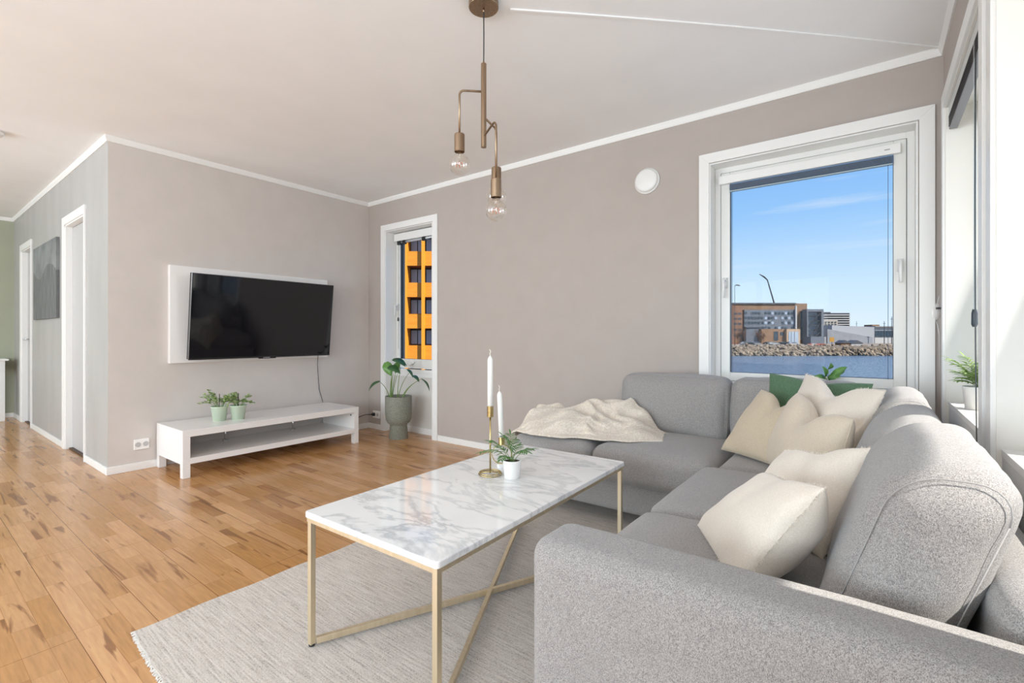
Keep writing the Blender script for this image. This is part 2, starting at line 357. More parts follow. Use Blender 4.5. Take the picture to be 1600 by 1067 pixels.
# unseen rear wall; two wide glazed doors added to let daylight in
BO = ((-3.2, -.6), (-6.9, -4.3))
bm = nb(); xs = [XR+.25, -.6, -3.2, -4.3, -6.9, XH]
for i in range(0, 6, 2): bx(bm, xs[i+1], xs[i], YB-.12, YB, 0, CE)
for a, b in BO: bx(bm, a, b, YB-.12, YB, 2.35, CE); bx(bm, a, b, YB-.12, YB, 0, .12)
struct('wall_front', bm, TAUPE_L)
# skirting
def skirt(name, *boxes, mat=WHITE):
    bm = nb()
    for b in boxes: bx(bm, *b)
    struct(name, bm, mat, bevel=.003)
SK = .058
skirt('baseboard_left', (XT, XT+.012, YH-.012, YW, 0, SK))
skirt('baseboard_back', (XT+.012, NX0-.063, YW-.012, YW, 0, SK), (NX1+.08, XR, YW-.012, YW, 0, SK))
skirt('baseboard_hall', (D1[1]+.027, XT, YH-.012, YH, 0, SK), (D2[1]+.027, D1[0]-.07, YH-.012, YH, 0, SK), (XH, D2[0]-.07, YH-.012, YH, 0, SK))
skirt('baseboard_end', (XH, XH+.012, YB, YH-.012, 0, SK))
# cornices
def cornice(name, path):
    """path of (x, y, outward dx, dy) corners; section 42 mm down the wall, 22 mm out on the ceiling"""
    bm = nb(); rings = []
    for x, y, dx, dy in path:
        rings.append([bm.verts.new((x+dx*o, y+dy*o, z)) for o, z in ((0, CE), (.022, CE), (.022, CE-.010), (.012, CE-.034), (.008, CE-.042), (0, CE-.042))])
    for A, B in zip(rings, rings[1:]):
        for k in range(6): bm.faces.new((A[k], A[(k+1) % 6], B[(k+1) % 6], B[k]))
    bm.faces.new(rings[0]); bm.faces.new(rings[-1])
    struct(name, bm, WHITE)
cornice('trim_1', ((XT, YH, 1, -1), (XT, YW, 1, -1)))
cornice('trim_2', ((XT, YW, 1, -1), (XR, YW, -1, -1)))
cornice('trim_3', ((XT, YH, 1, -1), (XH, YH, 1, -1)))
cornice('trim_4', ((XH, YH, 1, -1), (XH, YB, 1, 1)))
cornice('trim_5', ((XR, YW, -1, -1), (XR, YB, -1, 1)))
# thin cover strip for the lamp's cable along the ceiling
bm = nb(); a = Vector((-1.33, 1.74, CE-.003)); b = Vector((.262, 3.31, CE-.003)); mid = Vector((-.55, 2.46, CE-.003))
for p, q in zip(bez(a, mid, b, 8), bez(a, mid, b, 8)[1:]): bar(bm, p, q, .012, .006)
struct('trim_6', bm, CEIL)

# ------------------------------------------------------------------ windows
def frame_y(bm, x0, x1, z0, z1, y0, y1, wv, wb=None):      # rectangular frame in an XZ plane
    wb = wb or wv
    bx(bm, x0, x0+wv, y0, y1, z0, z1); bx(bm, x1-wv, x1, y0, y1, z0, z1)
    bx(bm, x0+wv, x1-wv, y0, y1, z1-wv, z1); bx(bm, x0+wv, x1-wv, y0, y1, z0, z0+wb)
def frame_x(bm, y0, y1, z0, z1, x0, x1, wv):
    bx(bm, x0, x1, y0, y0+wv, z0, z1); bx(bm, x0, x1, y1-wv, y1, z0, z1)
    bx(bm, x0, x1, y0+wv, y1-wv, z1-wv, z1); bx(bm, x0, x1, y0+wv, y1-wv, z0, z0+wv)
def mitre(bm, x0, x1, z0, z1, w, ya, yb, bottom=True):     # mitred casing, boards set slightly apart
    q = [((x0, z1), (x1, z1), (x1-w, z1-w), (x0+w, z1-w)), ((x0, z0), (x0, z1), (x0+w, z1-w), (x0+w, z0+(w if bottom else 0))), ((x1, z0), (x1, z1), (x1-w, z1-w), (x1-w, z0+(w if bottom else 0)))]
    if bottom: q.append(((x0, z0), (x1, z0), (x1-w, z0+w), (x0+w, z0+w)))
    for o in q: prism(bm, o, ya, yb)
def root(name, loc):
    o = bpy.data.objects.new(name, None); COL.objects.link(o); o.location = loc; o['kind'] = 'structure'; return o
def handle(parent, x, y, z, s=1, mat=None):
    bm = nb(); bx(bm, x-.013, x+.013, y-.012, y, z-.035, z+.035); tube(bm, [(x, y-.012, z+.015), (x, y-.045, z+.015)], .008)
    tube(bm, [(x, y-.045, z+.022), (x, y-.048, z-.10)], [.009, .008]); return obj('window_handle', bm, mat or WHITE, parent, smooth=True, world=True)

# window_1: the big one
w1 = root('window_1', (WX0, YW, WZ0))
bm = nb(); mitre(bm, -.940, .254, .63, 2.257, .064, YW-.016, YW); obj('casing', bm, WHITE, w1, bevel=.0015, world=True)
bm = nb(); bx(bm, WX0, WX0+.008, YW-.005, 3.52, WZ0, WZ1); bx(bm, WX1-.008, WX1, YW-.005, 3.52, WZ0, WZ1); bx(bm, WX0+.008, WX1-.008, YW-.005, 3.52, WZ1-.008, WZ1); bx(bm, WX0+.008, WX1-.008, YW-.03, 3.52, WZ0, WZ0+.015)
obj('reveal_lining', bm, WHITE, w1, world=True)
bm = nb(); frame_y(bm, WX0+.008, WX1-.008, WZ0+.015, WZ1-.008, 3.445, 3.51, .036); obj('outer_frame', bm, WHITE, w1, bevel=.002, world=True)
SAX0, SAX1, SAZ0, SAZ1 = -.828, .142, .745, 2.142
bm = nb(); frame_y(bm, SAX0, SAX1, SAZ0, SAZ1, 3.435, 3.49, .056); obj('sash', bm, M('warm_white_upvc', hexc('e2e1dc'), .35), w1, bevel=.003, world=True)
bm = nb(); frame_y(bm, SAX0+.054, SAX1-.054, SAZ0+.054, SAZ1-.054, 3.452, 3.478, .004); obj('gasket', bm, BLACK, w1, world=True)
obj('pane', BX(SAX0+.055, SAX1-.055, 3.462, 3.468, SAZ0+.055, SAZ1-.055), PANE, w1, world=True)
bm = nb(); frame_y(bm, SAX0-.003, SAX1+.003, SAZ0-.003, SAZ1+.003, 3.4436, 3.4446, .003); obj('sash_gap', bm, DARK, w1, world=True)
for hx, hz in ((-.80, 1.40), (.115, 1.44)): handle(w1, hx, 3.435, hz)
# outside light cladding round the opening
# venetian blind drawn up under a white cassette
bl = thing('venetian_blind', 'raised venetian blind with white cassette at top of large seaside window', 'blind', ((WX0+WX1)/2, 3.42, 2.10))
obj('cassette', BX(-.836, .118, 3.405, 3.434, 2.062, 2.118), WHITE, bl, bevel=.004, world=True)
bm = nb()
for k in range(9): bx(bm, -.768, .082, 3.412, 3.430, 2.055-.0045*k-.0025, 2.055-.0045*k)
obj('slat', bm, M('slate_blue_slat', hexc('5e6c80'), .4), bl, world=True)
obj('bottom_rail', BX(-.768, .082, 3.410, 3.432, 2.005, 2.012), M('blind_rail', hexc('9fb0b8'), .3), bl, world=True)
for x in (-.752, .062): obj('cord', tube(nb(), [(x, 3.415, 2.01), (x, 3.415, .80)], .0012, 5), M('navy_cord', hexc('2c3c58'), .6), bl, world=True)
obj('tag', BX(.045, .07, 3.4035, 3.406, 2.087, 2.092), M('grey_print', hexc('9a9a9a'), .5), bl, world=True)

# window_2: the tall narrow niche
w2 = root('window_2', (NX0, YW, 0))
bm = nb(); mitre(bm, -4.337, -3.452, 0, 2.254, .066, YW-.016, YW, False); obj('casing', bm, WHITE, w2, bevel=.0015, world=True)
bm = nb(); bx(bm, NX0, NX0+.008, YW-.005, 3.49, 0, NZ1); bx(bm, NX1-.008, NX1, YW-.005, 3.49, 0, NZ1); bx(bm, NX0+.008, NX1-.008, YW-.005, 3.49, NZ1-.008, NZ1)
obj('reveal_lining', bm, WHITE, w2, world=True)
bm = nb(); bx(bm, NX0, NX1, 3.472, 3.53, 0, .665); obj('under_panel', bm, M('pale_grey_panel', hexc('d5d1cb'), .4), w2, world=True)
bm = nb(); bx(bm, NX0+.008, NX1-.008, 3.44, 3.472, .648, .682); bx(bm, NX0+.008, NX1-.008, 3.455, 3.472, .60, .648); obj('ledge', bm, WHITE, w2, bevel=.003, world=True)
bm = nb(); bx(bm, NX0+.008, NX1-.008, 3.455, 3.472, 0, .062); obj('kickboard', bm, WHITE, w2, bevel=.002, world=True)
N0, N1 = NX0+.012, NX1-.012
bm = nb(); frame_y(bm, N0, N1, .69, NZ1-.01, 3.475, 3.525, .022); obj('outer_frame', bm, WHITE, w2, world=True)
bm = nb(); frame_y(bm, N0+.02, N1-.02, .705, 2.15, 3.465, 3.515, .05, .085); obj('sash', bm, M('warm_white_upvc', (0, 0, 0)), w2, bevel=.003, world=True)
bm = nb(); frame_y(bm, N0+.068, N1-.068, .787, 2.102, 3.480, 3.51, .004); obj('gasket', bm, BLACK, w2, world=True)
obj('pane', BX(N0+.07, N1-.07, 3.49, 3.496, .79, 2.10), PANE, w2, world=True)
handle(w2, N0+.045, 3.465, 1.36)
bm = nb(); bx(bm, -4.02, -3.96, 3.44, 3.465, .735, .755); tube(bm, [(-4.03, 3.448, .76), (-3.99, 3.435, .725), (-3.93, 3.448, .76)], .007, 6); obj('window_latch', bm, WHITE, w2, world=True)
obj('outer_reveal', BX(N0+.02, N0+.066, 3.517, 3.542, .70, 2.16), M('dark_cladding', hexc('57585c'), .6), w2, world=True)
bl = thing('venetian_blind', 'raised blind with clear rail and black clips in narrow window niche', 'blind', (-3.9, 3.45, 2.08))
obj('cassette', BX(N0+.012, N1-.004, 3.43, 3.463, 2.085, 2.168), WHITE, bl, bevel=.004, world=True)
bm = nb(); tube(bm, [(N0+.06, 3.45, 2.07), (N1-.03, 3.45, 2.07)], .012, 10); obj('headrail', bm, M('pale_rail', hexc('c9cdd0'), .2, .3), bl, world=True, smooth=True)
for x0, x1 in ((-4.20, -4.14), (-4.115, -4.07), (-3.80, -3.75)):
    obj('clip', BX(x0, x1, 3.432, 3.464, 2.045, 2.09), BLACK, bl, world=True, bevel=.003)
bm = nb(); tube(bm, [(-4.192, 3.446, 2.06), (-4.192, 3.446, .9)], .0012, 5); obj('cord', bm, BLACK, bl, world=True)
bm = nb(); tube(bm, [(-4.195, 3.444, 1.245), (-4.195, 3.444, 1.205)], [.007, .009], 8); obj('cord_tassel', bm, BLACK, bl, world=True)

# windows in the right wall; the unseen last two are added for light
GW = M('pale_window_white', hexc('e8e5dd'), .4)
for i, (a, b) in enumerate(RO):
    wr = root('window_%d' % (i+3), (XR, a, 0))
    bm = nb(); wc = .07
    for lo, hi in ((a-wc, a), (b, b+(.055 if i == 0 else wc))): bx(bm, XR-.016, XR, lo, hi, 0, RT_+wc)
    bx(bm, XR-.016, XR, a, b, RT_, RT_+wc); obj('casing', bm, WHITE, wr, bevel=.002, world=True)
    bm = nb(); bx(bm, XR-.004, XO-.01, a, a+.006, 0, RT_); bx(bm, XR-.004, XO-.01, b-.006, b, 0, RT_); bx(bm, XR-.004, XO-.01, a, b, RT_-.006, RT_); obj('reveal_lining', bm, GW, wr, world=True)
    obj('under_panel', BX(XR+.008, XR+.015, a+.006, b-.006, 0, .697), WH_WALL, wr, world=True)
    obj('window_sill', BX(XR+.006, .44, a+.006, b-.006, .697, .72), WHITE, wr, bevel=.002, world=True)
    bm = nb(); frame_x(bm, a+.006, b-.006, .72, RT_-.006, .44, .49, .075); obj('sash', bm, GW, wr, world=True)
    obj('pane', BX(.462, .468, a+.08, b-.08, .79, RT_-.08), PANE, wr, world=True)
for i, (a, b) in enumerate(BO):  # glazing for the added rear doors
    wr = root('window_%d' % (i+7), ((a+b)/2, YB, .12))
    bm = nb(); frame_y(bm, a, b, .12, 2.35, YB-.09, YB-.03, .07); bx(bm, (a+b)/2-.05, (a+b)/2+.05, YB-.09, YB-.03, .12, 2.35); obj('sash', bm, WHITE, wr, world=True)
    obj('pane', BX(a+.07, b-.07, YB-.063, YB-.057, .19, 2.28), PANE, wr, world=True)
# unseen slab added above the right-hand windows to cut the sun patch
struct('sun_shade_slab', BX(XO, 1.63, YB, YW+.2, 2.42, 2.62), M('shade_slab_grey', (.4, .4, .4), .7))

# blind on the near window of the right wall
bl = thing('venetian_blind', 'dark grey blind drawn up under the head of the right-hand window beside the corner', 'blind', (.31, 2.7, 2.1))
bm = nb(); bx(bm, .2935, .325, 2.19, 3.175, 2.062, 2.070); obj('bottom_rail', bm, M('grey_rail', hexc('77777a'), .4), bl, world=True, bevel=.002)
bm = nb()
for k in range(12):
    dx = random.uniform(-.0015, .0015); bx(bm, .2925+dx, .323+dx, 2.195, 3.17, 2.073+k*.0045, 2.0755+k*.0045)
obj('slat', bm, M('charcoal_slat', hexc('2c2c2e'), .45), bl, world=True)
obj('headrail', BX(.293, .325, 2.185, 3.18, 2.132, 2.178), M('light_rail', hexc('cfd0ce'), .3), bl, world=True, bevel=.002)
bm = nb(); tube(bm, [(.293, 2.41, 2.12), (.293, 2.41, 1.14)], .0045, 10); obj('tilt_wand', bm, CLEAR, bl, world=True, smooth=True)
bm = nb(); tube(bm, [(.293, 2.42, 1.145), (.293, 2.42, 1.13), (.293, 2.42, 1.09), (.293, 2.42, 1.08)], [.006, .009, .0095, .006], 10); obj('wand_grip', bm, M('slate_grip', hexc('39434c'), .4), bl, world=True, smooth=True)
for o in (0, .012): obj('pull_cord', tube(nb(), bez((.291, 2.385-o, 2.07), (.287, 2.40-o*2, 1.2), (.290, 2.33-o*.3, .44), 14), .0013, 5), BLACK, bl, world=True)

# white inline switch hanging at the corner
c = Vector((.235, 3.27, 1.17))
c = at(1462.5, 487, 2.50)
sw = thing('cable_switch', 'small white oval switch on a hanging white cable in the window corner', 'switch', c)
bm = nb(); bmesh.ops.create_uvsphere(bm, u_segments=20, v_segments=12, radius=1)
for v in bm.verts: v.co = Vector((v.co.x*.026, v.co.y*.014, v.co.z*.047))
sb = obj('switch_body', bm, WHITE2, sw, smooth=True); sb.rotation_euler = (0, math.radians(6), YAW)
bm = nb(); bx(bm, -.012, .012, -.019, -.012, .012, .022); sbb = obj('display', bm, M('display_grey', hexc('55585a'), .3), sw); sbb.rotation_euler = (0, 0, YAW)
bm = nb(); tube(bm, [(.004, 0, .04), (.014, .004, .09), (.016, .006, .3), (.016, .006, .9), (.016, .006, 1.25)], .0022, 6)
tube(bm, [(-.004, 0, -.04), (.006, 0, -.07), (.012, .003, -.12), (.014, .004, -.6)], .0022, 6); obj('cable', bm, WHITE, sw, smooth=True)

# round air vent
v = thing('wall_vent', 'round white ventilation valve on the taupe window wall', 'vent', (-1.305, YW, 2.16))
bm = nb(); lathe(bm, [(0, 0), (.092, 0), (.094, .006), (.090, .012), (.075, .016), (.074, .012), (.0, .012)], n=40)
bmesh.ops.rotate(bm, verts=bm.verts, matrix=Matrix.Rotation(PI/2, 3, 'X')); obj('flange', bm, WHITE, v, smooth=True)
bm = nb(); lathe(bm, [(0, .014), (.070, .014), (.083, .020), (.083, .026), (.07, .034), (0, .038)], n=40)
bmesh.ops.rotate(bm, verts=bm.verts, matrix=Matrix.Rotation(PI/2, 3, 'X')); obj('valve_disc', bm, WHITE, v, smooth=True)

# ------------------------------------------------------------------ hall doors, picture, console, detector
def hall_door(n, a, b):
    d = root('door_%d' % n, ((a+b)/2, YH, 0)); bm = nb(); wv = .072
    prism(bm, [(a-wv, 0), (a-wv, DT+wv), (a, DT), (a, 0)], YH-.016, YH); prism(bm, [(a-wv, DT+wv), (b+.026, DT+wv), (b+.026, DT), (a, DT)], YH-.016, YH); prism(bm, [(b+.0005, 0), (b+.026, 0), (b+.026, DT), (b+.0005, DT)], YH-.016, YH); obj('casing', bm, WHITE, d, bevel=.002, world=True)
    bm = nb(); bx(bm, a, a+.012, YH-.004, YH+.1, 0, DT); bx(bm, b-.012, b, YH-.004, YH+.1, 0, DT); bx(bm, a, b, YH-.004, YH+.1, DT-.012, DT); obj('jamb', bm, WHITE, d, world=True)
    obj('door_leaf', BX(a+.015, b-.015, YH+.045, YH+.085, .012, DT-.016), M('door_grey', hexc('b9b7b6'), .4), d, world=True, bevel=.002)
    obj('threshold', BX(a+.012, b-.012, YH+.02, YH+.1, 0, .01), M('dark_threshold', hexc('4a3220'), .5), d, world=True)
    if n == 1: return
    bm = nb(); hx = a+.09
    tube(bm, [(hx, YH+.045, 1.0), (hx, YH+.01, 1.0)], .008); tube(bm, [(hx, YH+.005, 1.0), (hx-.10, YH+.005, 1.0)], .008); lathe(bm, [(0, 0), (.02, 0), (.02, .005), (0, .005)], (hx, YH+.04, .998))
    obj('door_handle', bm, CHROME, d, world=True, smooth=True)
hall_door(1, *D1); hall_door(2, *D2)
# canvas picture
def canvas_mat():
    m = M('misty_grey_mountain_print', (.3, .3, .3), .7); t = m.node_tree; b = t.nodes['Principled BSDF']; L = t.links.new
    tc = N(t, 'ShaderNodeTexCoord'); sp = N(t, 'ShaderNodeSeparateXYZ'); L(tc.outputs['Object'], sp.inputs[0])
    n = N(t, 'ShaderNodeTexNoise'); n.inputs['Scale'].default_value = 4; n.inputs['Detail'].default_value = 6; L(tc.outputs['Object'], n.inputs[0])
    sky = N(t, 'ShaderNodeValToRGB'); sky.color_ramp.elements[0].position = .35; sky.color_ramp.elements[0].color = (*hexc('6b6e6e'), 1); sky.color_ramp.elements[1].position = .65; sky.color_ramp.elements[1].color = (*hexc('8b8e8c'), 1); L(n.outputs[0], sky.inputs[0])
    mt = N(t, 'ShaderNodeValToRGB'); mt.color_ramp.elements[0].position = .3; mt.color_ramp.elements[0].color = (*hexc('585a5a'), 1); mt.color_ramp.elements[1].position = .7; mt.color_ramp.elements[1].color = (*hexc('757776'), 1)
    mp = N(t, 'ShaderNodeMapping'); mp.inputs['Scale'].default_value = (9, 1, 1.5); L(tc.outputs['Object'], mp.inputs[0]); n3 = N(t, 'ShaderNodeTexNoise'); n3.inputs['Scale'].default_value = 3; n3.inputs['Detail'].default_value = 6; L(mp.outputs[0], n3.inputs[0]); L(n3.outputs[0], mt.inputs[0])
    # ridge height varies along x
    w1_ = N(t, 'ShaderNodeMath', operation='SINE'); mu = N(t, 'ShaderNodeMath', operation='MULTIPLY'); mu.inputs[1].default_value = 6.5; L(sp.outputs['X'], mu.inputs[0]); L(mu.outputs[0], w1_.inputs[0])
    h = N(t, 'ShaderNodeMath', operation='MULTIPLY_ADD'); h.inputs[1].default_value = .06; h.inputs[2].default_value = .06; L(w1_.outputs[0], h.inputs[0])
    h2 = N(t, 'ShaderNodeMath', operation='MULTIPLY_ADD'); h2.inputs[1].default_value = .08; L(n.outputs[0], h2.inputs[0]); L(h.outputs[0], h2.inputs[2])
    lt = N(t, 'ShaderNodeMath', operation='LESS_THAN'); L(sp.outputs['Z'], lt.inputs[0]); L(h2.outputs[0], lt.inputs[1])
    mxx = N(t, 'ShaderNodeMixRGB'); L(lt.outputs[0], mxx.inputs[0]); L(sky.outputs[0], mxx.inputs[1]); L(mt.outputs[0], mxx.inputs[2]); L(mxx.outputs[0], b.inputs['Base Color'])
    return m
tag(obj('canvas_picture', BX(-.565, .565, -.012, .012, -.385, .385), canvas_mat(), loc=(-6.75, YH-.014, 1.60)), 'grey misty mountain canvas picture between the two hall doors', 'picture')
cn = thing('console_table', 'white console table end standing against the green wall', 'table', (-8.58, .55, 0))
obj('table_top', BX(-.21, .14, -.5, .385, .735, .76), WHITE, cn, bevel=.004)
obj('apron', BX(-.19, .11, -.47, .355, .62, .735), WHITE, cn, bevel=.002)
for x in (-.17, .09):
    for y in (-.44, .325): obj('leg', BX(x-.02, x+.02, y-.03, y+.03, 0, .62), WHITE, cn, bevel=.002)
bm = nb(); lathe(bm, [(0, 0), (.055, 0), (.055, -.02), (.045, -.034), (0, -.036)], n=28); tag(obj('smoke_detector', bm, WHITE, loc=(-5.13, .49, CE), smooth=True), 'round white smoke detector on the ceiling near the hall', 'smoke detector')

# sockets
def socket(loc, rz, label, wv=.1):
    t = thing('wall_socket', label, 'socket', loc, rz)      # local: plate faces -y
    obj('plate', BX(-wv/2, wv/2, -.014, 0, -.041, .041), WHITE2, t, bevel=.004)
    for cx in ((-.024, .026) if wv > .09 else (0,)):
        bm = nb(); lathe(bm, [(0, -.002), (.017, -.002), (.019, 0), (.0, 0)], n=20)
        for dx in (-.008, .008): lathe(bm, [(0, -.0005), (.003, -.0005), (0, -.0025)], (dx, 0, 0), n=8)
        bmesh.ops.rotate(bm, verts=bm.verts, matrix=Matrix.Rotation(PI/2, 3, 'X')); bmesh.ops.translate(bm, verts=bm.verts, vec=(cx, -.0165, 0))
        obj('outlet', bm, M('socket_grey', hexc('b5b3b0'), .5), t)
    return t
socket((XT, 1.224, .198), PI/2, 'white double socket on the wall left of the tv bench')
socket((-4.42, YW, .165), 0, 'white socket behind the plugged black cable beside the narrow window', .12)
# ------------------------------------------------------------------ tv and bench
bp = thing('backing_panel', 'white backing panel mounted behind the television', 'panel', (XT, 2.1, 1.22))
bm = nb(); bx(bm, 0, .042, -.70, .70, -.40, .40)
obj('board', bm, WHITE2, bp, bevel=.003)
bm = nb(); bx(bm, .0, .02, -.6, .6, -.35, .35); 
bm.free()
tv = thing('television', 'large black flat television tilted on its white wall panel', 'television', (XT+.042, 2.128, 1.2))
TILT = math.atan(.08/.71)
def tvpart(name, b, mat, **kw):
    bm = BX(*b); bmesh.ops.rotate(bm, verts=bm.verts, matrix=Matrix.Rotation(TILT, 3, 'Y')); bmesh.ops.translate(bm, verts=bm.verts, vec=(.128, 0, 0))
    return obj(name, bm, mat, tv, **kw)
tvpart('cabinet', (-.03, .012, -.63, .63, -.352, .355), BLACK, bevel=.004)
tvpart('bezel', (.008, .0125, -.63, .63, -.355, -.34), BLACK)
tvpart('screen', (.0115, .0132, -.623, .623, -.34, .349), M('glossy_black_screen', (.006, .006, .008), .05), bevel=0)
tvpart('side_trim', (.010, .014, -.632, -.629, -.355, .357), CHROME)
tvpart('chin_box', (-.005, .017, -.07, .08, -.364, -.343), BLACK)
obj('wall_bracket', BX(0, .09, -.15, .15, -.12, .12), DARK, tv)
def dash(): 
    bm = nb()
    for k in range(6): bx(bm, 0, .001, -.022+k*.008, -.017+k*.008, -.0035, .0035)
    bx(bm, 0, .001, -.034, -.028, -.0045, .0045)
    o = obj('logo', bm, M('logo_grey', (.6, .6, .62), .4), tv); o.location = (.1045, .0, -.354); return o
dash()
cb = thing('power_cable', 'thin black cable dropping from the television to behind the bench', 'cable', (XT, 2.72, .35))
bm = nb(); pts = [(.045, -.03, .49), (.03, -.028, .40), (.02, -.012, .26), (.016, .0, .14), (.014, .038, .02), (.012, .05, -.1)]
sm = []
for i in range(len(pts)-1):
    for k in range(4): sm.append(Vector(pts[i]).lerp(Vector(pts[i+1]), k/4))
tube(bm, sm+[Vector(pts[-1])], .0028, 6); obj('wire', bm, BLACK, cb, smooth=True)

bn = thing('tv_bench', 'low glossy white tv bench with open shelf', 'tv bench', (-4.285, 2.065, 0))
X0, X1, Y0, Y1 = -.272, .272, -.745, .745
obj('table_top', BX(X0, X1, Y0, Y1, .300, .350), WHITE2, bn, bevel=.0015)
obj('shelf', BX(X0, X1, Y0, Y1, .100, .143), WHITE2, bn, bevel=.0015)
obj('side_panel', BX(X0, X1, Y0, Y0+.05, .143, .300), WHITE2, bn, bevel=.0015)
obj('side_panel', BX(X0, X1, Y1-.05, Y1, .143, .300), WHITE2, bn, bevel=.0015)
for x in (X0, X1-.05):
    for y in (Y0, Y1-.05): obj('leg', BX(x, x+.05, y, y+.05, 0, .100), WHITE2, bn, bevel=.0015)
for y in (-.28, .32):
    bm = nb(); lathe(bm, [(0, 0), (.026, 0), (.026, .004), (.008, .007), (.008, .15), (.026, .153), (.026, .157), (0, .157)], (-.17, y, .143), n=20); obj('support_post', bm, CHROME, bn, smooth=True)
bm = nb(); lathe(bm, [(0, 0), (.008, 0), (.008, .003), (0, .003)], n=12); bmesh.ops.rotate(bm, verts=bm.verts, matrix=Matrix.Rotation(PI/2, 3, 'X')); o = obj('screw_cap', bm, DARK, bn); o.location = (.22, Y1-.0505, .272)

pc = thing('power_cable', 'black cable with plug curving from the bench to the corner socket', 'cable', (-4.45, 3.2, .1))
bm = nb(); base = Vector(pc.location)
p0 = Vector((-4.50, 2.84, .115)); p1 = Vector((-4.50, 3.05, .045)); p2 = Vector((-4.56, 3.17, .19)); p3 = Vector((-4.455, 3.285, .168))
cub = [(1-t)**3*p0+3*t*(1-t)**2*p1+3*t*t*(1-t)*p2+t**3*p3 for t in [i/16 for i in range(17)]]
tube(bm, [p-base for p in cub], .004, 6); obj('wire', bm, BLACK, pc, smooth=True)
bm = nb(); tube(bm, [p3-base, Vector((-4.449, 3.300, .168))-base, Vector((-4.446, 3.316, .168))-base], [.010, .019, .019], 14); obj('plug', bm, BLACK, pc, smooth=True)

# little potted bushes on the bench
def bush(loc, rz, label, rtop=.062, h=.117, seed=1, spread=.115, hh=.16, side=0):
    t = thing('potted_plant', label, 'plant', loc, rz, 'mint potted plants on the tv bench'); rnd = random.Random(seed)
    bm = nb(); lathe(bm, [(0, 0), (rtop*.76, 0), (rtop*.97, h-.008), (rtop*1.04, h-.006), (rtop*1.04, h), (rtop*.96, h), (rtop*.93, h-.02), (0, h-.02)], n=32); obj('pot', bm, MINT, t, smooth=True, bevel=0)
    bm = nb()
    bmesh.ops.create_circle(bm, cap_ends=True, segments=24, radius=rtop*.93, matrix=Matrix.Translation((0, 0, h-.014))); obj('soil', bm, SOIL, t)
    bm = nb(); bs = nb()
    for k in range(17):
        a = rnd.uniform(0, 2*PI); R = rnd.uniform(.2, 1)*spread; z = h+rnd.uniform(.1, 1)*hh*(1-.45*R/spread)
        b0 = Vector((math.cos(a)*.02, math.sin(a)*.02, h-.015)); tip = Vector((math.cos(a)*R+side*.02, math.sin(a)*R+side*.02, z))
        pts = bez(b0, (b0+tip)/2+Vector((0, 0, .05)), tip, 5); tube(bs, pts, .0013, 5)
        for q in pts[2:]:
            for j in range(4):
                d = Vector((rnd.uniform(-1, 1), rnd.uniform(-1, 1), rnd.uniform(-.3, .6))).normalized()
                leaf(bm, q, q+d*rnd.uniform(.018, .03), rnd.uniform(.011, .017), (rnd.uniform(-.4, .4), rnd.uniform(-.4, .4), 1), 3, .1)
    obj('stem', bs, STEM, t); solid(obj('foliage', bm, LEAF_L, t, smooth=True), .0008)
    bm = nb(); bx(bm, -.0035, .0035, -.0015, .0015, h-.04, h+.10); obj('plant_stake', bm, BLACK, t)
    return t
bush((-4.285, 1.672, .35), 0, 'bushy green plant in mint pot, left of the pair on the tv bench', seed=3, side=-1)
bush((-4.225, 1.792, .35), 1.2, 'bushy green plant in mint pot, right of the pair on the tv bench', seed=5, hh=.14)

# ------------------------------------------------------------------ tall plant in stone pot
PP = Vector((-3.868, 3.183, 0)); PD = (PP).dot(FW)
pt = thing('potted_alocasia', 'arrow-leaved plant in tall footed grey stone pot before the narrow window', 'plant', PP)
bm = nb(); lathe(bm, [(0, .0), (.094, .0), (.096, .004), (.086, .135), (.088, .142), (.112, .165), (.128, .20), (.132, .25), (.133, .425), (.131, .430), (.120, .430), (.118, .40), (0, .40)], n=48)
for v in bm.verts:
    if v.co.length > .01: v.co += noise.noise_vector(v.co*30)*.0012
obj('pot', bm, CONCRETE, pt, smooth=True)
bm = nb(); bmesh.ops.create_circle(bm, cap_ends=True, segments=32, radius=.119, matrix=Matrix.Translation((0, 0, .405))); obj('soil', bm, SOIL, pt)
heart = lambda f: (1.15*math.sin(PI*min(1, f*1.0+.0))**.5*(1-f)**.45 if f > .0 else .35)
def aloc(bx_, tx, ty, lx0, ly0, lx1, ly1, wd, up, dd=0.0, mat=LEAF_D, rad=.0045):
    b0 = Vector((0, 0, .40))+RT*(bx_-624)/FPX*PD; d = PD+dd
    T = at(tx, ty, d)-PP; Lb = at(lx0, ly0, d-.02)-PP; Lt = at(lx1, ly1, d-.05)-PP
    bm = nb(); mid = (b0+T)/2; mid = Vector((b0.x*.75+T.x*.25, b0.y*.75+T.y*.25, mid.z+.03)); tube(bm, bez(b0, mid, T, 10), [rad*(1-.5*i/10) for i in range(11)], 7)
    st = obj('stem', bm, STEM, pt, smooth=True)
    bm = nb(); leaf(bm, Lb, Lt, wd, up, 12, .10, heart); solid(obj('leaf', bm, mat, pt, smooth=True), .0015)
C_ = -FW
aloc(611, 612, 588, 603, 566, 612, 588, .11, C_+Vector((0, 0, .4)), .0, LEAF_M, .008)
aloc(614, 625, 575, 613, 562, 634, 573, .085, Vector((0, 0, 1))+C_*.5, -.05)
aloc(612, 614, 585, 606, 574, 626, 584, .10, Vector((0, 0, 1))+C_*.6, -.1)
aloc(613, 620, 578, 622, 566, 618, 584, .075, C_, .06, LEAF_M)
aloc(622, 626, 573, 615, 561, 636, 572, .07, Vector((.3, 0, 1))+C_*.3, .02)
aloc(623, 639, 583, 636, 577, 645, 590, .045, RT*.6+Vector((0, 0, 1))+C_*.5, -.03)
aloc(629, 653, 595, 644, 587, 655, 597, .06, RT*.5+Vector((0, 0, 1))+C_*.5, -.05)
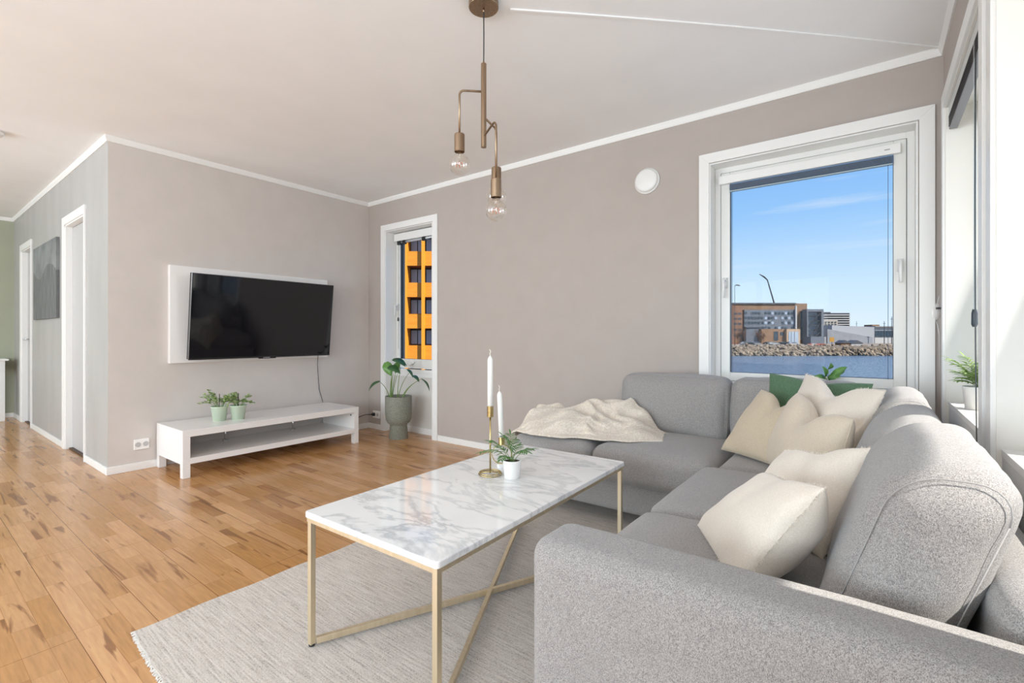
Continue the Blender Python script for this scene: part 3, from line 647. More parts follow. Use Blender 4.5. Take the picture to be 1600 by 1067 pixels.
aloc(630, 658, 592, 658, 592, 671, 611, .055, RT+Vector((0, 0, .6))+C_*.25, -.08)
aloc(610, 594, 597, 594, 596, 576, 611, .075, -RT*.6+Vector((0, 0, .8))+C_*.5, -.08)

# ------------------------------------------------------------------ pendant lamp
LP = Vector((-1.398, 1.632, CE)); LD = LP.dot(FW)
pl = thing('pendant_lamp', 'bronze three-arm pendant lamp with clear globe bulbs', 'lamp', LP)
bm = nb(); lathe(bm, [(0, 0), (.067, 0), (.067, -.024), (.065, -.027), (0, -.027)], n=48); obj('ceiling_canopy', bm, BRONZE, pl, smooth=False, bevel=.001)
bm = nb(); lathe(bm, [(0, -.027), (.004, -.027), (.004, -.045), (0, -.045)], n=12); obj('cord_grip', bm, BRONZE, pl, smooth=True)
zt = 2.268-CE; zb = 1.893-CE
bm = nb(); tube(bm, [(0, 0, -.04), (.001, 0, -.15), (0, 0, zt)], .0027, 8); obj('cord', bm, M('dark_textile_cord', (.045, .045, .045), .8), pl, smooth=True)
bm = nb(); lathe(bm, [(0, zt+.012), (.004, zt+.012), (.004, zt+.002), (.0122, zt), (.0122, zb), (0, zb)], n=24); obj('stem_tube', bm, BRONZE, pl, smooth=False)
AR = .108
def arm(ang, z_att, z_sock, slope, label=None):
    dv = RT*math.cos(ang)+FW*math.sin(ang); z1 = z_att-CE; zs = z_sock-CE
    rr = .022; bm = nb()
    pts = [Vector((0, 0, z1)), dv*(AR-rr)+Vector((0, 0, z1+slope))]
    c0 = dv*(AR-rr)+Vector((0, 0, z1+slope-rr)); pts += [c0+dv*rr*math.sin(a)+Vector((0, 0, rr*math.cos(a))) for a in [PI/2*i/8 for i in range(1, 9)]]
    pts += [dv*AR+Vector((0, 0, zs))]
    tube(bm, pts, .0048, 10); obj('arm', bm, BRONZE, pl, smooth=True)
    c = dv*AR
    bm = nb(); lathe(bm, [(0, zs), (.0215, zs-.001), (.023, zs-.004), (.023, zs-.080), (.021, zs-.080), (.021, zs-.07), (0, zs-.07)], c, n=28); so = obj('bulb_socket', bm, BRONZE, pl, smooth=False)
    bm = nb(); R = .048; zc = zs-.136; prof = [(.0135, zs-.072), (.0135, zs-.084)]
    for k in range(21):
        a = math.radians(22)+(PI-math.radians(22))*k/20; prof.append((max(R*math.sin(a), 0), zc+R*math.cos(a)))
    lathe(bm, prof, c, n=36); bu = obj('globe_bulb', bm, BULB, pl, smooth=True)
    bm = nb(); tube(bm, [c+Vector((0, 0, zs-.075)), c+Vector((0, 0, zc+.012))], [.007, .004], 10)
    obj('bulb_stem', bm, BULB, bu, smooth=True)
    bm = nb()
    for s in (-1, 1):
        for q in (RT, FW):
            tube(bm, bez(c+Vector((0, 0, zc+.012)), c+q*s*.020+Vector((0, 0, zc+.004)), c+q*s*.012+Vector((0, 0, zc-.012)), 8), .0011, 5)
    obj('filament', bm, M('amber_filament', hexc('e0753a'), .4, .2), bu, smooth=True)
arm(PI+.12, 2.143, 1.948, 0); arm(-PI/3+.05, 1.942, 1.722, .028); arm(PI/3, 2.03, 1.835, -.012)

# ------------------------------------------------------------------ rug
bm = nb(); n1_, n2_ = 40, 60
rg = [[None]*(n2_+1) for _ in range(n1_+1)]
RX0, RX1, RY0, RY1 = -2.075, -.08, .50, 2.9
for i in range(n1_+1):
    for j in range(n2_+1):
        u = i/n1_; v_ = j/n2_; x = RX0+(RX1-RX0)*u; y = RY0+(RY1-RY0)*v_
        if j == 0: y += .045*(1-u)**4 - .01 + .004*math.sin(i*2.1)
        if i == 0: x += .004*math.sin(j*.7)-.0*v_
        rg[i][j] = bm.verts.new((x, y, .009))
for i in range(n1_):
    for j in range(n2_): bm.faces.new((rg[i][j], rg[i+1][j], rg[i+1][j+1], rg[i][j+1]))
bmesh.ops.translate(bm, verts=bm.verts, vec=(1.1, -1.7, 0))
rugt = thing('area_rug', 'large light grey woven rug under the coffee table', 'rug', (-1.1, 1.7, 0))
ro = obj('rug_field', bm, RUG, rugt); mm = ro.modifiers.new('thick', 'SOLIDIFY'); mm.thickness = .008; mm.offset = -1
bm = nb(); rnd = random.Random(4)
for k in range(330):
    x = RX0+(RX1-RX0)*k/329; u = k/329; y = RY0+.045*(1-u)**4-.008
    tube(bm, [(x+1.1, y-1.7, .006), (x+1.1+rnd.uniform(-.004, .004), y-1.7-.006, .005), (x+1.1+rnd.uniform(-.006, .006), y-1.7-rnd.uniform(.009, .014), .003)], .0022, 4)
fr_ = obj('fringe', bm, M('rug_fringe', hexc('d9d6d0'), .95), rugt); fr_['kind'] = 'stuff'

# ------------------------------------------------------------------ coffee table
TZ = .462; TC = Vector((-1.2215, 1.47, .011))
tb = thing('coffee_table', 'marble coffee table on champagne metal frame with crossed floor bars', 'table', TC, math.radians(1.2))
HX, HYY, TH = .31, .612, .020
bm = nb(); R = .012; out = []
for cx, cy, a0 in ((HX-R, HYY-R, 0), (-HX+R, HYY-R, PI/2), (-HX+R, -HYY+R, PI), (HX-R, -HYY+R, 3*PI/2)):
    for k in range(6): out.append((cx+R*math.cos(a0+k*PI/10), cy+R*math.sin(a0+k*PI/10)))
zt_ = TZ-TC.z
A = [bm.verts.new((x, y, zt_)) for x, y in out]; B = [bm.verts.new((x, y, zt_-TH)) for x, y in out]
bm.faces.new(A); bm.faces.new(B)
for k in range(len(A)): bm.faces.new((A[k], A[(k+1) % len(A)], B[(k+1) % len(A)], B[k]))
obj('marble_top', bm, MARBLE, tb, bevel=.003)
s = .022; fx, fy = HX-.006, HYY-.006; zf = zt_-TH
bm = nb()
bx(bm, -fx, fx, -fy, -fy+s, zf-.016, zf); bx(bm, -fx, fx, fy-s, fy, zf-.016, zf); bx(bm, -fx, -fx+s, -fy+s, fy-s, zf-.016, zf); bx(bm, fx-s, fx, -fy+s, fy-s, zf-.016, zf)
obj('frame_rim', bm, GOLD, tb, bevel=.001)
for sx in (-1, 1):
    for sy in (-1, 1):
        cx = sx*(fx-s/2); cy = sy*(fy-s/2)
        obj('leg', BX(cx-s*.42, cx+s*.42, cy-s*.42, cy+s*.42, .006, zf-.016), GOLD, tb, bevel=.001)
        bm = nb(); lathe(bm, [(0, 0), (.010, 0), (.010, .006), (0, .006)], (cx, cy, 0), n=14); obj('foot_pad', bm, BLACK, tb)
for sy in (-1, 1):
    a = Vector((-(fx-s), -sy*(fy-s), .017)); b = Vector((fx-s, sy*(fy-s), .017)); bm = nb()
    bar(bm, a, b, .016, .020 if sy > 0 else .0195); obj('cross_bar', bm, GOLD, tb, bevel=.001)

# ------------------------------------------------------------------ candles, small palm on the table
hp = Vector((-1.292, 1.551, TZ)); ch = thing('candle_holder', 'tall slim brass candle holder with wire ring foot', 'candle holder', hp)
bm = nb(); R = .049; tube(bm, arc((0, 0, .003), R, 0, 2*PI, 36, (1, 0, 0), (0, 1, 0)), .0021, 8, cap=False); tube(bm, arc((0, 0, .009), R*.93, 0, 2*PI, 36, (1, 0, 0), (0, 1, 0)), .0021, 8, cap=False)
tube(bm, [RT*-R+Vector((0, 0, .006)), Vector((0, 0, .012)), RT*R+Vector((0, 0, .006))], .0025, 6); obj('ring_foot', bm, BRASS, ch, smooth=True)
bm = nb(); tube(bm, [(0, 0, .006), (0, 0, .245)], .0038, 10); obj('rod', bm, BRASS, ch, smooth=True)
bm = nb(); lathe(bm, [(0, .243), (.0135, .243), (.0135, .288), (.0125, .288), (.0125, .262), (0, .262)], n=24); obj('cup', bm, BRASS, ch, smooth=False)
def candle(loc, h, label, lean=0):
    t = thing('candle', label, 'candle', loc); t.rotation_euler = (0, lean, YAW)
    bm = nb(); lathe(bm, [(0, 0), (.0118, 0), (.0115, h-.02), (.010, h-.012), (.004, h-.002), (0, h)], n=20); obj('wax_body', bm, WAX, t, smooth=True)
    bm = nb(); tube(bm, [(0, 0, h-.004), (-.001, 0, h+.010), (.002, 0, h+.018), (-.003, .002, h+.026)], .0016, 6); obj('wick', bm, M('cotton_wick', hexc('ece6da'), .8), t, smooth=True)
candle(hp+Vector((0, 0, .263)), .238, 'tall white taper candle in the slim brass holder')
# hoop holder
h2 = at(784, 733, 2.12); h2.z = TZ; h2 = Vector((h2.x, h2.y, TZ))
ho = thing('candle_holder', 'round brass hoop candle holder on a small white marble foot', 'candle holder', h2, YAW)
bm = nb(); lathe(bm, [(0, 0), (.021, 0), (.022, .003), (.022, .016), (.020, .018), (0, .018)], n=28); obj('marble_foot', bm, MARBLE, ho, smooth=False)
bm = nb(); R = .044
o_ = [Vector((R*math.cos(a), 0, .016+R+R*math.sin(a))) for a in [2*PI*i/40 for i in range(41)]]
ring_out = []
for i in range(41):
    a = 2*PI*i/40; c_, s_ = math.cos(a), math.sin(a)
    ring_out.append([bm.verts.new((rr*c_, yy, .016+R+rr*s_)) for rr, yy in ((R, -.006), (R, .006), (R-.003, .006), (R-.003, -.006))])
for A, B in zip(ring_out, ring_out[1:]):
    for k in range(4): bm.faces.new((A[k], A[(k+1) % 4], B[(k+1) % 4], B[k]))
obj('hoop', bm, BRASS, ho, smooth=False)
bm = nb(); lathe(bm, [(0, .104), (.0135, .104), (.0135, .135), (.0125, .135), (.0125, .114), (0, .114)], n=24); obj('cup', bm, BRASS, ho)
candle(h2+Vector((0, 0, .1145)), .225, 'shorter white taper candle leaning slightly in the hoop holder', math.radians(-2.6))

def frond(bm, bs, b0, tip, width, n=12, seed=0, drop=.3):
    rnd = random.Random(seed); mid = (Vector(b0)+Vector(tip))/2+Vector((0, 0, drop*(Vector(tip)-Vector(b0)).length)); pts = bez(b0, mid, tip, n)
    tube(bs, pts, [.0014*(1-.6*i/n) for i in range(n+1)], 5)
    for i in range(n//3, n+1):
        p = pts[i]; t = (pts[i]-pts[i-1]).normalized(); s = t.cross(Vector((0, 0, 1)))
        s = s.normalized() if s.length > .01 else Vector((1, 0, 0)); f = (i-n/3)/(n*.67); ln = width*(1-.5*f)
        for q in (-1, 1): leaf(bm, p, p+(s*q*.8+t*.75-Vector((0, 0, .25+rnd.uniform(0, .2)))).normalized()*ln, width*.16, (0, 0, 1), 4, .08)
    leaf(bm, pts[-1], pts[-1]+(pts[-1]-pts[-2]).normalized()*width*.8, width*.16, (0, 0, 1), 4, .05)
pp = Vector((-1.192, 1.571, TZ)); pD = pp.dot(FW)
pm = thing('potted_palm', 'small palm in a white ceramic pot on the coffee table', 'plant', pp)
bm = nb(); lathe(bm, [(0, 0), (.030, 0), (.032, .002), (.0385, .071), (.0395, .074), (.037, .074), (.036, .064), (0, .064)], n=36); obj('pot', bm, CERAM, pm, smooth=True)
bm = nb(); bmesh.ops.create_circle(bm, cap_ends=True, segments=24, radius=.036, matrix=Matrix.Translation((0, 0, .066))); obj('soil', bm, SOIL, pm)
fr = nb(); fs = nb()
for k, (tx, ty, dd) in enumerate(((748, 702, 0), (762, 683, -.05), (785, 675, .03), (797, 672, -.03), (812, 690, .05), (834, 697, 0), (826, 702, -.08), (781, 715, -.08), (806, 680, .1), (772, 692, .06))):
    T = at(tx, ty, pD+dd)-pp; b0 = Vector((random.uniform(-.01, .01), random.uniform(-.01, .01), .062)); frond(fr, fs, b0, T*.88+Vector((0, 0, .004)), .042, 9, k, .35)
obj('stem', fs, STEM, pm, smooth=True); solid(obj('frond', fr, LEAF_D if False else M('palm_green', hexc('4f7d3e'), .45), pm, smooth=True), .0006)

# spiky palm on the right-hand sill
sp = Vector((.37, 2.93, .72)); spp = thing('potted_palm', 'feathery palm in white pot on the sill of the right-hand window', 'plant', sp)
bm = nb(); lathe(bm, [(0, 0), (.045, 0), (.047, .002), (.056, .098), (.057, .102), (.053, .102), (.052, .09), (0, .09)], n=32); obj('pot', bm, CERAM, spp, smooth=True)
bm = nb(); bmesh.ops.create_circle(bm, cap_ends=True, segments=24, radius=.051, matrix=Matrix.Translation((0, 0, .092))); obj('soil', bm, SOIL, spp)
fr = nb(); fs = nb(); rnd = random.Random(8)
for k in range(20):
    a = 2*PI*k/20+rnd.uniform(-.2, .2); R = rnd.uniform(.05, .10); R = R*(.45 if abs(math.sin(a)) < .5 and math.cos(a) > 0 else 1)
    frond(fr, fs, (0, 0, .09), (math.cos(a)*R-.012, math.sin(a)*R, .09+rnd.uniform(.03, .14)), .055, 10, k, .3)
obj('stem', fs, STEM, spp, smooth=True); solid(obj('frond', fr, M('fresh_palm_green', hexc('8faa62'), .5), spp, smooth=True), .0006)

# leafy plant on the sill of the big window
lp = Vector((-.21, 3.385, .715)); lpp = thing('potted_plant', 'broad-leaved green plant on the big window sill behind the green cushion', 'plant', lp)
bm = nb(); lathe(bm, [(0, 0), (.03, 0), (.036, .05), (.037, .053), (.034, .053), (.033, .045), (0, .045)], n=28); obj('pot', bm, CERAM, lpp, smooth=True)
bm = nb(); bmesh.ops.create_circle(bm, cap_ends=True, segments=24, radius=.033, matrix=Matrix.Translation((0, 0, .046))); obj('soil', bm, SOIL, lpp)
bm = nb(); bs = nb(); lD = lp.dot(FW); g0 = Vector((0, 0, .05))
for x0, y0_, x1, y1_, wv in ((1289, 590, 1285, 572, .034), (1294, 577, 1298, 567, .034), (1296, 588, 1324, 573, .035), (1296, 590, 1320, 580, .03), (1293, 590, 1314, 588, .035), (1290, 592, 1272, 588, .03), (1294, 592, 1306, 592, .03), (1297, 592, 1311, 583, .03)):
    a = at(x0, y0_, lD)-lp; b = at(x1, y1_, lD-.03)-lp; tube(bs, bez(g0, (g0+a)/2+Vector((0, 0, .01)), a, 5), .0015, 5); leaf(bm, a, b, wv, -FW+Vector((0, 0, .6)), 7, .12)
obj('stem', bs, STEM, lpp); solid(obj('leaf', bm, LEAF_M, lpp, smooth=True), .001)

# ------------------------------------------------------------------ the corner sofa
sf = thing('corner_sofa', 'large grey upholstered corner sofa under the windows', 'sofa', (-.2, 2.0, 0))
def sp_(name, bm, **kw): return obj(name, bm, SOFA, sf, smooth=True, world=True, **kw)
def seat_crown(q): return q
SE = .045
# bases
sp_('base_frame', soft_box(-.60, .26, 1.0, 3.26, .085, .275, .03))
sp_('base_frame', soft_box(-1.78, -.60, 2.42, 3.26, .085, .275, .03))
# seats
sp_('seat_cushion', soft_box(-.655, .12, 1.035, 1.645, .255, .445, .055, (.01, 0, .022), seed=1, wob=.002))
sp_('seat_cushion', soft_box(-.655, .12, 1.65, 2.345, .255, .445, .055, (.01, 0, .022), seed=2, wob=.002))
sp_('seat_cushion', soft_box(-.60, .12, 2.35, 3.05, .255, .440, .055, (0, 0, .018), seed=3, wob=.002))
sp_('seat_cushion', soft_box(-1.25, -.605, 2.345, 3.05, .255, .445, .06, (0, .012, .018), seed=4, wob=.002))
sp_('seat_cushion', soft_box(-1.80, -1.255, 2.345, 3.22, .255, .445, .07, (.01, .012, .014), seed=5, wob=.002))
# back frames
def fr_top(q): return q
sp_('back_frame', soft_box(.150, .262, 1.032, 3.25, .20, .650, .05, (0, 0, .004), wob=.002))
sp_('back_frame', soft_box(-1.34, .15, 3.09, 3.25, .20, .65, .06))
# arm
sp_('armrest', soft_box(-.615, .262, .862, 1.03, .09, .602, .045, (0, 0, .004), cuts=22, wob=.0015, seed=8))
# back cushions
def lx(q):  # top leans toward the wall
    return Vector((q.x+(q.z-.45)*.34, q.y, q.z))
def ly(q): return Vector((q.x, q.y+(q.z-.45)*.14, q.z))
def cushion(b, r, puff, seed, lean, near=None):
    o = sp_('back_cushion', soft_box(*b, r, puff, cuts=20, wob=.005, seed=seed, lean=lean))
    return o
cJ = cushion((-.105, .098, 1.085, 1.70, .435, .820), .085, (.014, .012, .012), 11, lx)
cI = cushion((-.105, .080, 1.705, 2.30, .435, .800), .085, (.014, .01, .012), 12, lx)
cH = cushion((-.105, .080, 2.31, 2.93, .435, .805), .085, (.014, .01, .012), 13, lx)
cF = cushion((-1.335, -.670, 2.90, 3.11, .425, .795), .065, (.01, .03, .012), 14, ly)
cG = cushion((-.662, -.03, 2.90, 3.11, .425, .80), .065, (.01, .03, .012), 15, ly)
def piping(par, pts):
    bm = nb(); tube(bm, pts, .0013, 6); return obj('piping', bm, M('seam_grey', hexc('a09e9d'), .9), par, smooth=True, world=True)
def rrect(u0, u1, v0, v1, r, n=6):
    o = []
    for cu, cv, a0 in ((u1-r, v1-r, 0), (u0+r, v1-r, PI/2), (u0+r, v0+r, PI), (u1-r, v0+r, 3*PI/2)):
        for k in range(n+1): o.append((cu+r*math.cos(a0+PI/2*k/n), cv+r*math.sin(a0+PI/2*k/n)))
    return o+[o[0]]
for c_, y_, zt_ in ((cJ, 1.088, .820),):
    piping(c_, [lx(Vector((u, y_+.020, v_))) for u, v_ in rrect(-.085, .078, .455, zt_-.019, .065)])
for c_, b, l_ in ((cF, (-1.335, -.670, .425, .795), 2.928), (cG, (-.662, -.03, .425, .80), 2.928)):
    piping(c_, [ly(Vector((u, l_, v_))) for u, v_ in rrect(b[0]+.006, b[1]-.006, b[2]+.006, b[3]-.004, .05)])
# legs
for x, y in ((-.55, 1.05), (-.55, 2.55), (-1.7, 2.5), (-1.7, 3.15), (.2, 1.05), (.2, 3.2)):
    bm = nb(); lathe(bm, [(0, 0), (.018, 0), (.024, .09), (0, .09)], (x, y, .0), n=16); obj('leg', bm, BLACK, sf, world=True, smooth=True)

# ------------------------------------------------------------------ cushions
def pillow(name, label, bl, br, tr, tl, th, mat, chop=0, seed=0, fringe=False, pinch=.06, wr=.008, chw=.35, nrm=1, back=1.0):
    bl, br, tr, tl = map(Vector, (bl, br, tr, tl)); c = (bl+br+tr+tl)/4
    t = thing(name, label, 'cushion', (c.x, c.y, min(bl.z, br.z)), 0, 'throw cushions on the corner sofa')
    off = Vector(t.location); n = 30; bm = nb()
    ctr_n = ((br-bl)+(tr-tl)).cross((tl-bl)+(tr-br)).normalized()*nrm
    def P(u, v, side):
        # u,v in -1..1; edges pulled in between the corners
        uu = u*(1-pinch*(1-v*v)); vv = v*(1-pinch*(1-u*u))
        if v > 0: vv -= chop*math.exp(-(u/chw)**2)*v**1.5
        a, b = (uu+1)/2, (vv+1)/2
        p = (bl*(1-a)+br*a)*(1-b)+(tl*(1-a)+tr*a)*b
        e = max(0, (1-u*u))**.5*max(0, (1-v*v))**.5
        k = e**.85
        if chop and v > -.2: k *= 1-.35*math.exp(-(u/(chw*.7))**2)*(v+.2)/1.2
        q = p*7+Vector((seed*3.1, side*5, 0))
        wv = noise.noise(q)+.5*noise.noise(q*2.3)
        cr = math.sin((u*v)*5+seed)*.3+math.sin((u+v*(.6+.1*seed))*6+seed*2)*.25
        return p+ctr_n*side*(th/2*k*(back if side < 0 else 1)+wr*(wv+cr)*min(1, e*3)*(.35+.65*(1-e)))
    g = {}
    for side in (1, -1):
        for i in range(n+1):
            for j in range(n+1):
                if side == -1 and (i in (0, n) or j in (0, n)): g[side, i, j] = g[1, i, j]; continue
                u = math.sin((i/n*2-1)*PI/2); v = math.sin((j/n*2-1)*PI/2)
                g[side, i, j] = bm.verts.new(P(u, v, side)-off)
        for i in range(n):
            for j in range(n):
                try: bm.faces.new((g[side, i, j], g[side, i+1, j], g[side, i+1, j+1], g[side, i, j+1]))
                except ValueError: pass
    edge = []
    for i in range(n+1): edge.append((g[1, i, 0].co.copy(), -1))
    for j in range(1, n+1): edge.append((g[1, n, j].co.copy(), 1))
    for i in range(n-1, -1, -1): edge.append((g[1, i, n].co.copy(), 2))
    for j in range(n-1, 0, -1): edge.append((g[1, 0, j].co.copy(), 0))
    cover = obj('cushion_cover', bm, mat, t, smooth=True)
    if fringe:
        bm = nb(); rnd = random.Random(seed); cc = c-off
        pts = [e[0] for e in edge]; pts.append(pts[0])
        for A, B in zip(pts, pts[1:]):
            m = max(2, int((B-A).length/.0022))
            for k in range(m):
                p = A.lerp(B, k/m); tg = (B-A).normalized(); d = (p-cc); d -= tg*d.dot(tg); d -= ctr_n*d.dot(ctr_n); d = d.normalized()
                ln = rnd.uniform(.005, .013); q = p+(d+tg*rnd.uniform(-.7, .7)+ctr_n*rnd.uniform(-.5, .5)).normalized()*ln; s_ = tg*.0009
                a = bm.verts.new(p-s_-d*.003); b = bm.verts.new(p+s_-d*.003); c2 = bm.verts.new(q+ctr_n*.0008); bm.faces.new((a, b, c2))
                a = bm.verts.new(p-ctr_n*.0009-d*.003); b = bm.verts.new(p+ctr_n*.0009-d*.003); c2 = bm.verts.new(q+Vector((0, 0, -.002))); bm.faces.new((a, b, c2))
        f = obj('fringe', bm, M('frayed_linen', hexc('efe8dc'), .9), t); f['kind'] = 'stuff'
    else:
        bm = nb(); pts = [e[0] for e in edge]; tube(bm, pts+[pts[0]], .0016, 5, cap=False); obj('seam', bm, mat, t, smooth=True)
    return t
# back to front
pillow('throw_cushion', 'dark green velvet cushion under the big window', (-.47, 2.75, .455), (-.06, 2.75, .455), (-.005, 2.87, .815), (-.445, 2.87, .845), .12, VELVET, .10, 1, False, .05, .012)
pillow('throw_cushion', 'cream linen cushion with frayed edges in the sofa corner', (-.38, 2.66, .46), (-.09, 2.28, .46), (.035, 2.38, .83), (-.27, 2.78, .855), .13, LINEN_L, .32, 2, True, .05, .009, .34)
pillow('throw_cushion', 'sand beige cushion leaning left of the group in the sofa corner', (-.635, 2.64, .455), (-.31, 2.40, .455), (-.20, 2.56, .74), (-.46, 2.72, .77), .14, LINEN, .34, 3, False, .04, .011, .32)
pillow('throw_cushion', 'smooth beige cushion with deep centre dent in front of the corner cushions', (-.41, 2.52, .455), (-.12, 2.02, .455), (-.06, 2.12, .745), (-.28, 2.56, .785), .17, LINEN_P, .62, 4, False, .03, .009, .36)
pillow('throw_cushion', 'pale fringed cushion against the back rest, behind the nearest cushion', (-.36, 1.78, .455), (-.11, 1.50, .455), (.0, 1.62, .745), (-.24, 1.84, .66), .12, LINEN_L, .10, 5, True, .04, .009)
pillow('throw_cushion', 'nearest cream fringed cushion behind the sofa arm', (-.44, 1.54, .455), (-.25, 1.17, .47), (-.083, 1.20, .728), (-.25, 1.55, .65), .10, LINEN_L, .04, 6, True, .03, .008, back=2.4)

# ------------------------------------------------------------------ throw blanket
bt = thing('throw_blanket', 'cream waffle knit blanket crumpled over the sofa end', 'blanket', (-1.4, 2.7, .45))
bm = nb(); nu, nv = 110, 90; g = {}
def outline(u, v):  # footprint of the heap in world coords
    f0 = Vector((-1.80, 2.36, 0)); f1 = Vector((-1.30, 2.325, 0)); f2 = Vector((-.93, 2.60, 0))
    fr = (1-u)**2*f0+2*u*(1-u)*f1+u*u*f2
    b0 = Vector((-1.90, 2.60, 0)); b1 = Vector((-1.60, 3.10, 0)); b2 = Vector((-1.02, 2.88, 0))
    bk = (1-u)**2*b0+2*u*(1-u)*b1+u*u*b2
    return fr.lerp(bk, v)
for i in range(nu+1):
    for j in range(nv+1):
        u, v = i/nu, j/nv; p = outline(u, v)
        al = p.x*.90+p.y*.42; ac = -p.x*.42+p.y*.90
        wq = noise.noise_vector(Vector((p.x*2.6, p.y*2.6, 4.0)))*.22
        q = Vector((al*2.2+wq.x, ac*6.5+wq.y*4, 1.3)); n1v = noise.noise(q)
        rid = math.exp(-(n1v*3.4)**2)
        q2 = Vector((al*5.5+wq.y*3+n1v, ac*8+wq.x*5, 7.7)); rid2 = math.exp(-(noise.noise(q2)*3.6)**2)
        hump = math.exp(-((p.x+1.36)**2/.07+(p.y-2.90)**2/.06))
        env = min(1, v*4.5)*min(1, (1-v)*6+.1)*min(1, u*8)*min(1, (1-u)*7); env = env*env*(3-2*env)
        z = .463+env*(.012+.080*hump+.078*rid*(.25+v*.9)+.052*rid2*(.4+v*.5))
        if p.x < -1.76: z -= (-1.76-p.x)**2*9
        if p.y < 2.40: z -= (2.40-p.y)**2*4
        if j in (0, nv) or i in (0, nu): z -= .004
        jit = Vector((noise.noise(q*5), noise.noise(q*5+Vector((9, 0, 0))), 0))*.012+Vector((0, math.sin(u*13+1)*.012+math.sin(u*29)*.006, 0))*(1-v)
        g[i, j] = bm.verts.new(Vector((p.x, p.y, z))+jit)
for i in range(nu):
    for j in range(nv): bm.faces.new((g[i, j], g[i+1, j], g[i+1, j+1], g[i, j+1]))
edge = [g[nu, j].co.copy() for j in range(nv+1)]
b_ = obj('knit_fabric', bm, KNIT, bt, smooth=True, world=True); solid(b_, .007)
bm = nb(); rnd = random.Random(2)
for k in range(0, nv, 2):
    for _ in range(4):
        p = edge[k]+Vector((rnd.uniform(-.003, .003), rnd.uniform(-.004, .004), 0)); q = p+Vector((rnd.uniform(.01, .024), rnd.uniform(-.012, .006), rnd.uniform(-.006, .003))); tube(bm, [p, q], .0011, 4)
f = obj('fringe', bm, KNIT, bt, world=True); f['kind'] = 'stuff'

def hexo(h): return tuple(.62*c for c in hexc(h))
# ------------------------------------------------------------------ outside
WZ = -7.0; QZ = -3.4
WATER = M('sea_water', (.10, .15, .21), .22); t = WATER.node_tree; b = t.nodes['Principled BSDF']
tc = N(t, 'ShaderNodeTexCoord'); n = N(t, 'ShaderNodeTexNoise'); n.inputs['Scale'].default_value = .9; n.inputs['Detail'].default_value = 6; t.links.new(tc.outputs['Object'], n.inputs[0])
bp_ = N(t, 'ShaderNodeBump'); bp_.inputs['Strength'].default_value = 1; bp_.inputs['Distance'].default_value = 1.6; t.links.new(n.outputs[0], bp_.inputs['Height']); t.links.new(bp_.outputs[0], b.inputs['Normal'])
bm = nb(); bx(bm, -4000, 4000, -4000, 4000, WZ-1, WZ); wt = tag(obj('sea_water', bm, WATER), 'rippled blue sea water outside the window', 'water', kind='stuff')
def outside(name, label, cat, px, d, z=QZ, group=None):
    p = at(px, HY, d); return thing(name, label, cat, (p.x, p.y, z), YAW, group)
def lx_(px, d, ref): return (px-ref)/FPX*d            # local x metres
def lz_(py, d, z0=QZ): return CH-(py-HY)/FPX*d-z0      # local z metres above base
def wp(bm, x0, x1, y0, y1, z0, z1): bx(bm, x0, x1, y0, y1, z0, z1)
QUAY = noisy('quay_gravel', hexo('8f8375'), hexo('a89a8a'), .2, .9)
bm = nb(); p0 = at(800, HY, 192); bx(bm, -300, 420, 0, 260, -3, 0)
qy = obj('trim_8', bm, QUAY, loc=(p0.x, p0.y, QZ)); qy.rotation_euler = (0, 0, YAW); qy['kind'] = 'structure'
# rocks
ROCK = noisy('shore_rock', hexo('6b5a48'), hexo('bba88e'), .6, .9)
bm = nb(); rnd = random.Random(11)
for k in range(1500):
    px = rnd.uniform(1085, 1470); f_ = rnd.random(); d = 184+f_*9+(px-1143)*.012; z = WZ+f_*(QZ-WZ)+rnd.uniform(-.5, .5); p = at(px, HY, d); s_ = rnd.uniform(.5, 1.25)
    M_ = Matrix.Translation((p.x, p.y, z)) @ Matrix.Rotation(rnd.uniform(0, 6), 4, (rnd.random(), rnd.random(), rnd.random()+.1)) @ Matrix.Diagonal((s_*rnd.uniform(.8, 1.5), s_, s_*rnd.uniform(.6, 1), 1))
    bmesh.ops.create_icosphere(bm, subdivisions=1, radius=.8, matrix=M_)
tag(obj('rocks', bm, ROCK), 'tumbled brown boulders of the breakwater along the water', 'rocks', kind='stuff')
GLASSD = M('dark_facade_glass', (.04, .06, .08), .12); GLASSL = M('pale_facade_glass', (.35, .42, .5), .1)
GREYF = noisy('grey_facade_panel', hexo('6f7680'), hexo('7e858f'), .3, .6)
BRICK = noisy('tan_brick', hexo('9a7656'), hexo('ab8664'), .5, .85); BRICK2 = noisy('rust_brick', hexo('96694c'), hexo('a87a5a'), .5, .85)
CONC = noisy('pale_concrete', hexo('b9b4ae'), hexo('c8c4be'), .4, .85); WHT = M('white_cladding', hexo('dedcd8'), .6); ROOFG = M('roof_grey', hexo('5c6068'), .7)
LGREY = noisy('light_grey_cladding', hexo('a4a6aa'), hexo('b2b4b8'), .3, .6)
d = 232
# rust brick block at the left
b1 = outside('brick_building', 'rust brick office block at left edge of the waterfront view', 'building', 1150, d)
obj('wall', BX(lx_(1080, d, 1150), lx_(1160, d, 1150), 0, 14, 0, lz_(475, d)), BRICK2, b1)
obj('roof', BX(lx_(1080, d, 1150)-.4, lx_(1160, d, 1150)+.4, -.4, 14.4, lz_(475, d), lz_(475, d)+.6), ROOFG, b1)
for r, y in enumerate((489, 497, 505, 514, 523)):
    for x in (1135, 1146, 1153):
        obj('window', BX(lx_(x, d, 1150), lx_(x+5, d, 1150), -.12, .1, lz_(y+2.6, d), lz_(y-.4, d)), GLASSD, b1)
